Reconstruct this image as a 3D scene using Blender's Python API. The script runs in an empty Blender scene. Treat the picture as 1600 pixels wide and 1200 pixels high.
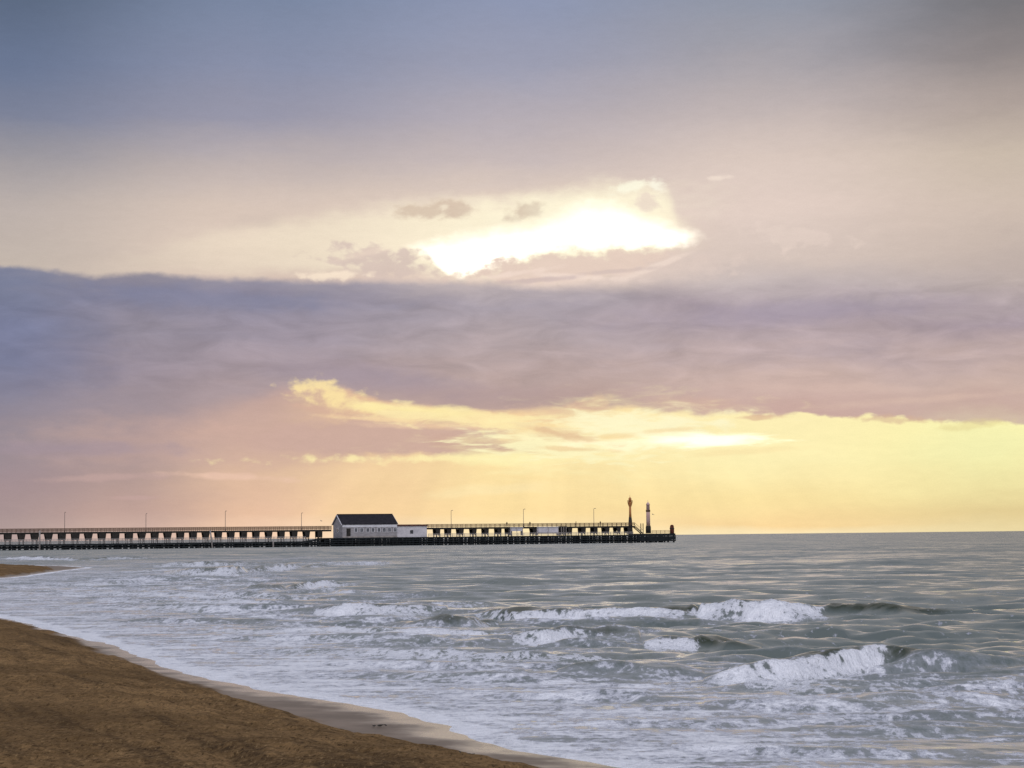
import bpy, bmesh, math, random
import numpy as np
from mathutils import Matrix, Vector

random.seed(7)
rng = np.random.default_rng(11)
scene = bpy.context.scene
col = scene.collection
R = math.radians

# ------------------------------------------------------------------ camera
F_PX = 2986.0          # focal length in photo pixels (1600 wide)
CAM_H = 2.5            # eye height above the still water
ROLL = 0.0107
PITCH = math.atan(238.1 / F_PX)
Fv = Vector((0, math.cos(PITCH), math.sin(PITCH)))
Rv = Vector((1, 0, 0))
Uv = Vector((0, -math.sin(PITCH), math.cos(PITCH)))
cr = math.cos(ROLL) * Rv - math.sin(ROLL) * Uv
cu = math.sin(ROLL) * Rv + math.cos(ROLL) * Uv
cam_d = bpy.data.cameras.new('camera')
cam = bpy.data.objects.new('camera', cam_d)
col.objects.link(cam)
cam.matrix_world = Matrix(((cr.x, cu.x, -Fv.x, 0), (cr.y, cu.y, -Fv.y, 0), (cr.z, cu.z, -Fv.z, CAM_H), (0, 0, 0, 1)))
cam_d.sensor_width = 36
cam_d.lens = 36 * F_PX / 1600
cam_d.clip_start = 0.1
cam_d.clip_end = 200000
scene.camera = cam


def lvl(px, py):
    """photo position -> (x/y, z/y) slope of the sight line"""
    d = cr * (px - 800) + cu * (600 - py) + Fv * F_PX
    return d.x / d.y, d.z / d.y


def ae(px, py):
    """photo position -> azimuth, elevation in degrees"""
    d = (cr * (px - 800) + cu * (600 - py) + Fv * F_PX).normalized()
    return math.degrees(math.atan2(d.x, d.y)), math.degrees(math.asin(d.z))


def at(px, py, z=0.0):
    """photo position -> point of the level plane z"""
    tx, tz = lvl(px, py)
    y = (z - CAM_H) / tz
    return tx * y, y


# ------------------------------------------------------------------ node helper
def lin(c):
    out = []
    for v in c:
        v = v / 255.0
        out.append(v / 12.92 if v <= 0.04045 else ((v + 0.055) / 1.055) ** 2.4)
    return tuple(out)


class NT:
    def __init__(self, tree):
        self.t = tree
        tree.nodes.clear()

    def node(self, typ, **kw):
        n = self.t.nodes.new(typ)
        for k, v in kw.items():
            setattr(n, k, v)
        return n

    def put(self, sock, v):
        if isinstance(v, S):
            self.t.links.new(v.s, sock)
        elif isinstance(v, bpy.types.NodeSocket):
            self.t.links.new(v, sock)
        else:
            if sock.type == 'RGBA' and len(v) == 3:
                v = (*v, 1)
            sock.default_value = v

    def math(self, op, a, b=None, c=None, clamp=False):
        n = self.node('ShaderNodeMath', operation=op, use_clamp=clamp)
        self.put(n.inputs[0], a)
        if b is not None:
            self.put(n.inputs[1], b)
        if c is not None:
            self.put(n.inputs[2], c)
        return S(self, n.outputs[0])

    def smooth(self, v, a, b, ta=0.0, tb=1.0, kind='SMOOTHSTEP'):
        n = self.node('ShaderNodeMapRange', interpolation_type=kind, clamp=True)
        self.put(n.inputs['Value'], v)
        self.put(n.inputs['From Min'], a)
        self.put(n.inputs['From Max'], b)
        self.put(n.inputs['To Min'], ta)
        self.put(n.inputs['To Max'], tb)
        return S(self, n.outputs['Result'])

    def mix(self, a, b, f, blend='MIX'):
        n = self.node('ShaderNodeMix', data_type='RGBA', blend_type=blend, clamp_factor=True)
        self.put(n.inputs[0], f)
        self.put(n.inputs[6], a)
        self.put(n.inputs[7], b)
        return S(self, n.outputs[2])

    def xyz(self, x, y, z=0.0):
        n = self.node('ShaderNodeCombineXYZ')
        for i, v in enumerate((x, y, z)):
            self.put(n.inputs[i], v)
        return S(self, n.outputs[0])

    def noise(self, vec, scale=1.0, detail=4.0, rough=0.55, dist=0.0):
        n = self.node('ShaderNodeTexNoise', noise_dimensions='3D')
        self.put(n.inputs['Vector'], vec)
        n.inputs['Scale'].default_value = scale
        n.inputs['Detail'].default_value = detail
        n.inputs['Roughness'].default_value = rough
        n.inputs['Distortion'].default_value = dist
        return S(self, n.outputs[0])

    def ramp(self, f, stops, interp='LINEAR'):
        n = self.node('ShaderNodeValToRGB')
        cr_ = n.color_ramp
        cr_.interpolation = interp
        stops = sorted(stops)
        while len(cr_.elements) < len(stops):
            cr_.elements.new(0.5)
        for e, (p, c) in zip(cr_.elements, stops):
            e.position = p
            e.color = (*c, 1) if isinstance(c, tuple) else (c, c, c, 1)
        self.put(n.inputs[0], f)
        return S(self, n.outputs[0])


class S:
    def __init__(self, nt, s):
        self.nt, self.s = nt, s

    def __add__(self, o): return self.nt.math('ADD', self, o)
    __radd__ = __add__
    def __mul__(self, o): return self.nt.math('MULTIPLY', self, o)
    __rmul__ = __mul__
    def __sub__(self, o): return self.nt.math('SUBTRACT', self, o)
    def __rsub__(self, o): return self.nt.math('SUBTRACT', o, self)
    def __truediv__(self, o): return self.nt.math('DIVIDE', self, o)


# ------------------------------------------------------------------ sky
SUN_AZ, SUN_EL = ae(930, 350)


def build_sky():
    w = bpy.data.worlds.new('World')
    scene.world = w
    w.use_nodes = True
    N = NT(w.node_tree)
    tc = N.node('ShaderNodeTexCoord')
    sep = N.node('ShaderNodeSeparateXYZ')
    N.t.links.new(tc.outputs['Generated'], sep.inputs[0])
    dx, dy, dz = (S(N, sep.outputs[i]) for i in range(3))
    A = N.math('ARCTAN2', dx, dy) * 57.29578
    E = N.math('ARCSINE', dz) * 57.29578
    PD = 52.1  # photo pixels per degree

    AE = N.xyz(A, E, 0.0)
    E0, ER = -1.0, 19.0
    A0, AR = -17.0, 34.0
    # cloud turbulence: long in azimuth, short in elevation
    nv = N.xyz(A * 0.33, E * 1.0, 0.0)
    n1 = (N.noise(nv, 0.9, 4.0, 0.55) - 0.5) * 1.6
    n2 = (N.noise(N.xyz(A * 0.55, E * 1.3, 7.3), 1.7, 4.0, 0.55) - 0.5) * 2.0
    n3 = (N.noise(N.xyz(A * 0.26, E * 1.2, 3.1), 1.2, 5.0, 0.55) - 0.5) * 1.6
    n4 = (N.noise(N.xyz(A * 0.8, E * 1.2, 11.0), 2.4, 3.0, 0.52) - 0.5) * 2.2   # billows

    def grid(cols, Ew, Aw):
        f = (Ew - E0) / ER
        out = None
        last = None
        for px, stops in cols:
            ys = [y for y, _ in stops]
            a = ae(px, sum(ys) / len(ys))[0]
            st = [((ae(px, y)[1] - E0) / ER, lin(c)) for y, c in stops]
            c = N.ramp(f, st, 'LINEAR')
            out = c if out is None else N.mix(out, c, N.smooth(Aw, last, a))
            last = a
        return out

    def curve(pts):
        st = []
        for x, y in pts:
            a, e = ae(x, y)
            st.append(((a - A0) / AR, (e - E0) / ER))
        return N.ramp((A - A0) / AR, st) * ER + E0

    def vcurve(pts, y=500):
        return N.ramp((A - A0) / AR, [((ae(x, y)[0] - A0) / AR, v) for x, v in pts])

    state = {}

    def blob(px, py, rx, ry, rot, colr, strength=1.0, soft=0.35, rag=0.5, nz=None):
        a0, e0 = ae(px, py)
        mp = N.node('ShaderNodeMapping', vector_type='TEXTURE')
        mp.inputs['Location'].default_value = (a0, e0, 0)
        mp.inputs['Rotation'].default_value = (0, 0, R(rot))
        mp.inputs['Scale'].default_value = (rx / PD, ry / PD, 1)
        if state.get('n', 0) % 4 == 0:      # evaluated in batches: keeps the shader's working memory small
            v = N.node('ShaderNodeVectorMath', operation='MULTIPLY_ADD')
            N.put(v.inputs[0], state['c'])
            v.inputs[1].default_value = (1e-9, 1e-9, 1e-9)
            N.put(v.inputs[2], AE)
            state['ae'] = S(N, v.outputs[0])
        state['n'] = state.get('n', 0) + 1
        N.put(mp.inputs['Vector'], state['ae'])
        ln = N.node('ShaderNodeVectorMath', operation='LENGTH')
        N.t.links.new(mp.outputs[0], ln.inputs[0])
        r = N.math('MULTIPLY_ADD', n2 if nz is None else nz, rag, S(N, ln.outputs['Value']))
        m = N.smooth(r, 1.0 + soft, 1.0 - soft, 0.0, strength)
        state['c'] = N.mix(state['c'], lin(colr) if max(colr) > 3 else colr, m)

    # --- layer 1: the thin veil above
    Eu = E + n1 * 0.5 + n3 * 0.3
    upper = grid([
        (0, [(0, (92, 106, 130)), (100, (106, 119, 147)), (180, (124, 130, 152)), (245, (156, 152, 158)), (320, (188, 176, 170)), (420, (197, 183, 172))]),
        (400, [(0, (122, 135, 162)), (100, (136, 143, 168)), (180, (152, 151, 169)), (250, (188, 176, 175)), (320, (216, 197, 184)), (380, (224, 203, 187)), (440, (213, 191, 178))]),
        (800, [(0, (141, 150, 177)), (100, (156, 158, 178)), (180, (180, 172, 180)), (250, (200, 186, 184)), (300, (223, 204, 190)), (400, (234, 211, 194))]),
        (1200, [(0, (146, 151, 166)), (80, (163, 160, 168)), (160, (190, 178, 177)), (240, (217, 199, 189)), (320, (226, 206, 195)), (400, (215, 197, 187)), (450, (197, 183, 180))]),
        (1600, [(0, (120, 118, 122)), (80, (142, 134, 134)), (160, (174, 160, 153)), (240, (203, 187, 171)), (330, (206, 188, 175)), (430, (191, 175, 168))]),
    ], Eu, A + n1 * 1.2)
    state['c'] = upper
    # cream glow spread round the opening
    top = curve([(0, 470), (150, 400), (330, 352), (500, 330), (640, 312), (760, 303), (860, 296), (950, 284), (1015, 280), (1045, 292), (1060, 330), (1110, 370), (1180, 420), (1600, 470)])
    bot = curve([(0, 440), (600, 425), (720, 440), (900, 420), (1070, 388), (1110, 375), (1600, 440)])
    ht = N.smooth(E - top + n2 * 0.30 + n4 * 0.16, 0.22, -0.62)
    hb = N.smooth(E - bot + n2 * 0.3, -0.2, 0.4)
    ha = vcurve([(100, 0.0), (330, 0.25), (560, 0.55), (700, 0.85), (850, 1.0), (1035, 1.0), (1060, 0.6), (1110, 0.15), (1180, 0.0)], 340)
    state['c'] = N.mix(state['c'], lin((255, 243, 212)), ht * hb * ha)
    # dark puffs in front of the glow
    blob(662, 328, 34, 11, 4, (214, 193, 172), 0.9, 0.6, 1.5, n4)
    blob(716, 326, 21, 12, 0, (212, 190, 170), 0.9, 0.6, 1.5, n4)
    blob(820, 331, 24, 12, 8, (208, 186, 165), 0.95, 0.6, 1.5, n4)
    blob(390, 343, 42, 10, 8, (208, 190, 178), 0.6, 0.9, 1.6)
    # the opening itself
    htop = curve([(600, 420), (636, 392), (700, 377), (800, 362), (860, 346), (910, 322), (960, 322), (1000, 340), (1050, 357), (1098, 374), (1120, 395)])
    hbot = curve([(600, 380), (636, 389), (670, 404), (700, 430), (725, 434), (760, 424), (830, 402), (875, 394), (950, 392), (1060, 386), (1098, 373), (1120, 370)])
    m = N.smooth(E - htop + n2 * 0.20 + n4 * 0.16, 0.34, -0.46) * N.smooth(E - hbot + n4 * 0.26, -0.08, 0.30)
    state['c'] = N.mix(state['c'], (1.75, 1.62, 1.38), m)
    blob(900, 340, 140, 36, 6, (255, 247, 220), 0.45, 0.9, 0.9)
    blob(985, 292, 30, 8, 10, (255, 250, 226), 0.9, 0.6, 1.8, n4)
    blob(1024, 291, 11, 13, 0, (255, 250, 230), 0.8, 0.6, 2.2, n4)
    blob(1120, 278, 15, 3.0, 0, (246, 228, 212), 0.6, 0.8, 2.0, n4)
    blob(1012, 312, 16, 14, 0, (232, 212, 198), 0.7, 0.6, 1.8, n4)
    # heads of cloud under and beside the opening
    blob(600, 412, 82, 24, -10, (216, 195, 184), 0.9, 0.35, 1.3, n4)
    blob(520, 430, 34, 6, 3, (252, 232, 208), 0.8, 0.6, 1.8, n4)
    blob(905, 417, 178, 19, 3, (229, 205, 190), 0.95, 0.3, 1.1, n4)
    blob(960, 436, 140, 9, 6, (236, 214, 202), 0.5, 0.7, 2.4, n4)
    blob(1085, 412, 70, 22, 14, (219, 200, 190), 0.8, 0.5, 1.2, n4)
    blob(1245, 368, 60, 13, -8, (232, 212, 200), 0.4, 0.4, 1.8, n4)

    blob(800, 428, 60, 3.5, 8, (243, 220, 205), 0.7, 0.7, 1.2, n4)
    blob(905, 433, 70, 4, -4, (244, 222, 208), 0.7, 0.7, 1.2, n4)
    blob(1030, 414, 56, 4, 20, (241, 220, 206), 0.7, 0.7, 1.0, n4)
    blob(845, 437, 60, 3, 3, (200, 180, 178), 0.6, 0.7, 1.2, n4)
    blob(960, 424, 50, 3, 4, (203, 183, 178), 0.5, 0.7, 1.2, n4)
    blob(570, 396, 40, 5, 12, (238, 216, 198), 0.5, 0.7, 1.2, n4)

    # --- layer 2: the long bank
    def later(v):
        return N.math('MULTIPLY_ADD', state['c'], 1e-9, v)

    E = later(E)
    Eb = E + n3 * 0.75 + n1 * 0.55
    bank = grid([
        (0, [(405, (140, 139, 156)), (440, (122, 127, 152)), (500, (121, 125, 152)), (570, (126, 128, 152)), (640, (146, 137, 149)), (700, (155, 141, 147))]),
        (200, [(425, (144, 138, 150)), (455, (132, 130, 151)), (520, (146, 138, 151)), (580, (153, 141, 152)), (640, (160, 145, 152)), (700, (168, 148, 148))]),
        (400, [(430, (155, 149, 162)), (462, (142, 137, 155)), (520, (157, 147, 160)), (590, (169, 152, 157)), (650, (184, 160, 156)), (700, (196, 166, 156))]),
        (800, [(435, (188, 175, 176)), (475, (168, 158, 167)), (530, (177, 162, 165)), (580, (185, 164, 161)), (630, (190, 163, 154)), (700, (202, 173, 160))]),
        (1200, [(430, (196, 183, 183)), (485, (173, 157, 165)), (530, (184, 166, 169)), (590, (204, 178, 169)), (655, (204, 171, 161))]),
        (1600, [(440, (184, 170, 170)), (500, (167, 151, 159)), (550, (189, 168, 166)), (600, (203, 177, 166)), (660, (199, 166, 156))]),
    ], Eb, A + n1 * 2.0)
    btop = curve([(-60, 410), (60, 419), (150, 431), (230, 424), (320, 432), (450, 437), (600, 438), (720, 438), (850, 446), (960, 444), (1080, 436), (1200, 428), (1350, 425), (1600, 440), (1680, 440)])
    bs = vcurve([(0, 0.12), (400, 0.18), (700, 0.2), (900, 0.3), (1100, 0.75), (1600, 0.8)])
    dist = (btop - E + n2 * 0.10 + n4 * 0.09) / bs
    state['c'] = N.mix(state['c'], bank, N.smooth(dist, -0.6, 1.0))
    shade = N.noise(N.xyz(A * 0.34, E * 1.25, 20.0), 1.5, 5.0, 0.56, 0.6) - 0.5
    bm = N.smooth(E, ae(800, 660)[1], ae(800, 560)[1]) * N.smooth(E, ae(800, 425)[1], ae(800, 480)[1])
    hsv = N.node('ShaderNodeHueSaturation')
    N.put(hsv.inputs['Value'], shade * bm * 0.62 + 1.0)
    hsv.inputs['Saturation'].default_value = 0.97
    N.put(hsv.inputs['Color'], state['c'])
    state['c'] = S(N, hsv.outputs[0])
    blob(330, 468, 190, 13, -2, (128, 133, 162), 0.40, 0.8, 1.2)
    blob(1230, 487, 190, 17, 2, (158, 148, 166), 0.5, 0.9, 1.0)
    blob(40, 560, 110, 55, 8, (118, 123, 155), 0.35, 0.9, 0.8)
    blob(590, 592, 140, 18, -7, (164, 149, 160), 0.7, 0.8, 1.0)
    blob(760, 620, 170, 16, -2, (178, 154, 152), 0.6, 0.8, 1.0)

    # --- layer 3: the lit strip above the horizon
    E = later(E)
    Ec = E + n3 * 0.35
    low = grid([
        (0, [(600, (132, 130, 152)), (680, (153, 139, 148)), (760, (165, 144, 146)), (800, (168, 147, 146)), (846, (184, 162, 157))]),
        (200, [(600, (150, 140, 154)), (680, (165, 146, 149)), (740, (177, 153, 148)), (800, (192, 162, 152)), (844, (214, 184, 170))]),
        (400, [(600, (190, 161, 155)), (680, (205, 173, 157)), (740, (221, 186, 160)), (800, (232, 192, 162)), (842, (248, 212, 183))]),
        (600, [(620, (228, 190, 158)), (680, (236, 200, 160)), (740, (244, 211, 163)), (800, (248, 212, 162)), (840, (252, 225, 186))]),
        (800, [(620, (246, 208, 160)), (680, (251, 218, 162)), (740, (252, 226, 166)), (800, (252, 222, 162)), (838, (255, 234, 188))]),
        (1200, [(645, (255, 240, 184)), (720, (254, 240, 182)), (780, (252, 228, 165)), (820, (250, 216, 157)), (833, (254, 232, 185))]),
        (1600, [(655, (251, 243, 176)), (700, (247, 239, 174)), (760, (240, 227, 166)), (800, (228, 206, 150)), (830, (236, 218, 168))]),
    ], Ec, A + n1 * 1.2)
    edge = curve([(-60, 720), (120, 690), (300, 640), (430, 606), (480, 602), (540, 608), (600, 628), (680, 636), (760, 641), (850, 640), (915, 642), (960, 634), (1000, 634), (1040, 642), (1080, 645), (1200, 645), (1350, 650), (1500, 655), (1600, 662), (1680, 668)])
    es = vcurve([(0, 1.0), (250, 0.9), (400, 0.5), (470, 0.16), (700, 0.12), (850, 0.25), (1000, 0.2), (1150, 0.1), (1600, 0.08)], 640)
    d3 = (edge - E + n2 * 0.22 + n4 * 0.10) / es
    state['c'] = N.mix(state['c'], low, N.smooth(d3, -0.5, 1.0))
    # mauve clouds inside the strip
    blob(600, 684, 250, 27, -2, (205, 172, 158), 0.95, 0.35, 0.75)
    blob(330, 690, 220, 36, 0, (205, 172, 160), 0.5, 0.7, 0.8)
    blob(760, 697, 95, 12, -7, (205, 170, 152), 0.8, 0.4, 0.8)
    blob(920, 634, 30, 12, 0, (216, 182, 158), 0.8, 0.6, 1.6, n4)
    blob(880, 648, 70, 12, 0, (238, 203, 164), 0.7, 0.6, 1.5)
    # glowing edges and wisps
    brk_pre = n4
    blob(532, 622, 60, 14, -14, (255, 230, 168), 0.85, 0.7, 2.0, n4)
    blob(500, 640, 50, 5, -8, (214, 176, 156), 0.6, 0.7, 1.4, n4)
    blob(640, 640, 110, 8, -5, (255, 236, 172), 0.95, 0.6, 1.3)
    blob(680, 666, 80, 4, -2, (240, 205, 170), 0.6, 0.8, 1.6)
    blob(700, 716, 190, 5.0, 0, (255, 238, 178), 0.85, 0.8, 2.0, brk_pre)
    blob(800, 716, 70, 9, 0, (255, 242, 180), 0.9, 0.6, 1.2)
    brk = (N.noise(N.xyz(A * 0.62, E * 2.6, 44.0), 1.25, 4.0, 0.55, 0.5) - 0.5) * 2.0
    brk2 = (N.noise(N.xyz(A * 0.5, E * 3.2, 51.0), 1.9, 4.0, 0.55, 0.4) - 0.5) * 2.0
    blob(945, 686, 165, 40, 3, (255, 241, 184), 0.75, 0.9, 1.5, brk)
    blob(985, 668, 120, 22, 2, (255, 247, 204), 0.9, 0.6, 2.2, brk)
    blob(880, 696, 110, 20, -4, (255, 246, 196), 0.9, 0.6, 2.4, brk2)
    blob(1000, 690, 95, 10, 0, (1.12, 0.98, 0.64), 0.9, 0.6, 1.8, brk)
    blob(1110, 688, 84, 9, 0, (1.45, 1.27, 0.95), 1.0, 0.6, 0.9, brk2)
    blob(880, 680, 60, 8, -10, (236, 202, 158), 0.65, 0.7, 2.2, brk2)
    blob(720, 655, 120, 12, -5, (255, 236, 178), 0.8, 0.7, 2.4, brk)
    blob(955, 682, 26, 4, 0, (246, 214, 158), 0.6, 0.6, 1.2)
    blob(1170, 705, 80, 4, 3, (250, 226, 170), 0.5, 0.7, 1.2)
    blob(1540, 690, 90, 40, 0, (244, 246, 190), 0.3, 0.9, 0.5)
    blob(350, 744, 75, 4.5, -3, (238, 200, 178), 0.7, 0.7, 1.6)
    blob(170, 746, 90, 4.5, 2, (196, 166, 160), 0.6, 0.7, 1.6)
    blob(215, 778, 30, 2.5, 0, (198, 166, 160), 0.6, 0.7, 1.4)
    blob(760, 766, 110, 7, 3, (253, 232, 180), 0.5, 0.8, 1.5)
    blob(120, 700, 120, 10, 0, (158, 143, 156), 0.5, 0.8, 1.5)
    blob(865, 676, 40, 5, -12, (226, 190, 152), 0.7, 0.6, 1.4, n4)
    blob(895, 702, 50, 3.5, -3, (240, 208, 158), 0.7, 0.6, 1.2, n4)
    blob(1045, 672, 36, 3, 3, (247, 219, 166), 0.6, 0.6, 1.2, n4)
    blob(820, 655, 50, 4, 4, (255, 238, 180), 0.7, 0.6, 1.4, n4)
    blob(590, 655, 70, 3, -4, (250, 218, 170), 0.5, 0.7, 1.6, n4)
    blob(1080, 630, 60, 10, -4, (214, 180, 162), 0.5, 0.7, 1.2)
    blob(1180, 652, 26, 3, 0, (222, 184, 152), 0.7, 0.6, 1.4, n4)
    blob(1385, 655, 60, 5, -3, (212, 178, 150), 0.6, 0.6, 1.6, n4)
    blob(1530, 664, 45, 6, 4, (226, 210, 150), 0.5, 0.6, 1.6, n4)
    blob(1450, 624, 150, 5, 3, (219, 190, 174), 0.5, 0.8, 1.4)
    blob(1290, 606, 120, 6, -2, (216, 188, 176), 0.4, 0.8, 1.4)
    # faint shafts fanning out of the opening
    a0, e0 = ae(900, 380)
    ang = N.math('ARCTAN2', A - a0, e0 - E)
    ray = N.noise(N.xyz(ang * 6.0, 0.3, 0.0), 1.0, 3.0, 0.5) - 0.5
    rm = N.smooth(E, ae(800, 700)[1], ae(800, 760)[1]) * N.smooth(A, -11.0, -7.0) * N.smooth(A, 13.0, 7.0)
    hs2 = N.node('ShaderNodeHueSaturation')
    grain = N.noise(N.xyz(A * 0.5, E * 1.4, 31.0), 4.0, 6.0, 0.7) - 0.5
    speck = N.noise(N.xyz(A * 0.8, E, 63.0), 26.0, 2.0, 0.6) - 0.5
    N.put(hs2.inputs['Value'], ray * rm * 0.27 + n3 * 0.06 + grain * 0.12 + speck * 0.10 + 1.0)
    N.put(hs2.inputs['Color'], state['c'])
    c = S(N, hs2.outputs[0])

    # --- the rest of the dome: clear-air sky seen through grey-blue cloud, with added fill light behind
    skyt = N.node('ShaderNodeTexSky', sky_type='NISHITA')
    skyt.sun_disc = False
    skyt.sun_elevation = R(SUN_EL)
    skyt.sun_rotation = R(SUN_AZ)
    vm = N.node('ShaderNodeVectorMath', operation='SCALE')
    N.t.links.new(skyt.outputs[0], vm.inputs[0])
    vm.inputs['Scale'].default_value = 0.10
    cover = N.noise(N.xyz(dx * 2.2, dy * 2.2, dz * 5.0), 1.0, 5.0, 0.6)
    cl_hi = N.mix(lin((88, 104, 134)), lin((128, 138, 162)), N.smooth(cover, 0.35, 0.65))
    dome = N.mix(vm.outputs[0], cl_hi, 0.86)
    dome_back = N.mix(dome, (1.10, 1.11, 1.26), N.smooth(dy, 0.30, -0.45, 0.0, 0.95))  # unseen rear sky raised far above the front, added fill to whiten foam
    absA = N.math('ABSOLUTE', A)
    dome_back = N.mix(dome_back, lin((80, 80, 84)), N.smooth(E, -0.3, -3.0))
    k = N.math('MULTIPLY', N.smooth(absA, 52.0, 17.0), N.smooth(E, 30.0, 16.2))
    bgs = []
    for cc in (dome_back, c):
        bg = N.node('ShaderNodeBackground')
        N.put(bg.inputs['Color'], cc)
        bg.inputs['Strength'].default_value = 1.0
        bgs.append(bg)
    mx = N.node('ShaderNodeMixShader')
    N.put(mx.inputs[0], N.math('MULTIPLY', k, N.smooth(E, -3.0, -0.3)))
    N.t.links.new(bgs[0].outputs[0], mx.inputs[1])
    N.t.links.new(bgs[1].outputs[0], mx.inputs[2])
    out = N.node('ShaderNodeOutputWorld')
    N.t.links.new(mx.outputs[0], out.inputs[0])


build_sky()

sun_d = bpy.data.lights.new('sun', 'SUN')
sun_d.energy = 0.3
sun_d.angle = R(80)
sun_d.color = (1.0, 0.86, 0.66)
sun = bpy.data.objects.new('sun', sun_d)
col.objects.link(sun)
sd = Vector((math.sin(R(SUN_AZ)) * math.cos(R(SUN_EL)), math.cos(R(SUN_AZ)) * math.cos(R(SUN_EL)), math.sin(R(SUN_EL))))
sun.rotation_euler = sd.to_track_quat('Z', 'Y').to_euler()
sun.location = sd * 60

# ------------------------------------------------------------------ numpy noise


def vnoise(x, y, seed=0):
    xi = np.floor(x).astype(np.int64)
    yi = np.floor(y).astype(np.int64)
    fx, fy = x - xi, y - yi
    fx = fx * fx * fx * (fx * (fx * 6 - 15) + 10)
    fy = fy * fy * fy * (fy * (fy * 6 - 15) + 10)

    def h(a, b):
        n = (a * 374761393 + b * 668265263 + seed * 974711) & 0x7fffffff
        n = ((n ^ (n >> 13)) * 1274126177) & 0x7fffffff
        n = ((n ^ (n >> 15)) * 1103515245) & 0x7fffffff
        return ((n >> 8) & 0xffff) / 65535.0
    a = h(xi, yi) * (1 - fx) + h(xi + 1, yi) * fx
    b = h(xi, yi + 1) * (1 - fx) + h(xi + 1, yi + 1) * fx
    return a * (1 - fy) + b * fy


def fbm(x, y, seed=0, octv=4, g=0.5):
    s = np.zeros_like(x)
    a, t = 1.0, 0.0
    for o in range(octv):
        s += a * vnoise(x * 2 ** o + 17.3 * o, y * 2 ** o - 9.1 * o, seed + o)
        t += a
        a *= g
    return s / t


def sst(v, a, b):
    t = np.clip((v - a) / (b - a), 0, 1)
    return t * t * (3 - 2 * t)


# ------------------------------------------------------------------ shoreline
swash_px = [(-60, 953), (0, 962), (60, 974), (120, 990), (190, 1008), (250, 1030), (330, 1056), (430, 1076), (560, 1098), (650, 1114), (720, 1136), (780, 1152), (860, 1172), (940, 1186), (1010, 1199), (1060, 1214)]
shore = [at(x, y) for x, y in swash_px][::-1]            # near -> far
shore = [(30, -30), (14, 2), (6.5, 13)] + shore
shore += [(-26, 84), (-35, 108), (-37, 124)]
shore += [at(20, 903), at(60, 898), at(100, 892), at(142, 887), at(100, 884.5), at(50, 883.5), at(0, 882.5), (-75, 250), (-130, 330), (-300, 420)]
land = shore + [(-600, 420), (-600, -60), (30, -60)]
berm_px = [(-60, 955), (0, 964), (60, 976), (110, 992), (180, 1024), (240, 1044), (300, 1058), (380, 1084), (450, 1106), (550, 1138), (640, 1154), (720, 1172), (800, 1188), (870, 1204)]
berm = [at(x, y, 0.1) for x, y in berm_px][::-1]
berm = [(20, -30), (8, 2), (2.0, 13)] + berm + [(-28, 84), (-39, 108), (-44, 124)]
berm += [at(0, 900, .1), at(40, 896, .1), at(85, 890.5, .1), at(80, 887, .1), at(40, 885.5, .1), at(0, 885, .1)]
berm_poly = berm + [(-90, 260), (-150, 330), (-600, 420), (-600, -60), (20, -60)]


def sdist(x, y, line, poly):
    """signed distance to the polyline, positive inside the polygon"""
    d = np.full(x.shape, 1e9)
    for (x0, y0), (x1, y1) in zip(line[:-1], line[1:]):
        vx, vy = x1 - x0, y1 - y0
        L2 = vx * vx + vy * vy + 1e-9
        t = np.clip(((x - x0) * vx + (y - y0) * vy) / L2, 0, 1)
        d = np.minimum(d, np.hypot(x - x0 - t * vx, y - y0 - t * vy))
    ins = np.zeros(x.shape, bool)
    n = len(poly)
    for i in range(n):
        x0, y0 = poly[i]
        x1, y1 = poly[(i + 1) % n]
        if y0 == y1:
            continue
        c = ((y0 > y) != (y1 > y)) & (x < (x1 - x0) * (y - y0) / (y1 - y0) + x0)
        ins ^= c
    return np.where(ins, d, -d)


def grid_mesh(name, X, Y, Z, keep=None, attrs=None):
    nr, nc = X.shape
    co = np.stack([X, Y, Z], -1).reshape(-1, 3).astype(np.float32)
    idx = np.arange(nr * nc).reshape(nr, nc)
    q = np.stack([idx[:-1, :-1], idx[:-1, 1:], idx[1:, 1:], idx[1:, :-1]], -1).reshape(-1, 4)
    if keep is not None:
        k = keep.reshape(-1)
        q = q[k[q].any(1)]
        used = np.zeros(nr * nc, bool)
        used[q.ravel()] = True
        remap = np.cumsum(used) - 1
        co = co[used]
        q = remap[q]
        attrs = {n: a.reshape(-1)[used] for n, a in (attrs or {}).items()}
    me = bpy.data.meshes.new(name)
    me.vertices.add(len(co))
    me.vertices.foreach_set('co', co.ravel())
    me.loops.add(q.size)
    me.loops.foreach_set('vertex_index', q.ravel().astype(np.int32))
    me.polygons.add(len(q))
    me.polygons.foreach_set('loop_start', (np.arange(len(q)) * 4).astype(np.int32))
    me.polygons.foreach_set('loop_total', np.full(len(q), 4, np.int32))
    me.polygons.foreach_set('use_smooth', np.ones(len(q), bool))
    me.update(calc_edges=True)
    for n, a in (attrs or {}).items():
        at_ = me.attributes.new(n, 'FLOAT', 'POINT')
        at_.data.foreach_set('value', a.reshape(-1).astype(np.float32))
    me.validate()
    return me


def new_mat(name):
    m = bpy.data.materials.new(name)
    m.use_nodes = True
    return m, NT(m.node_tree)


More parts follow.
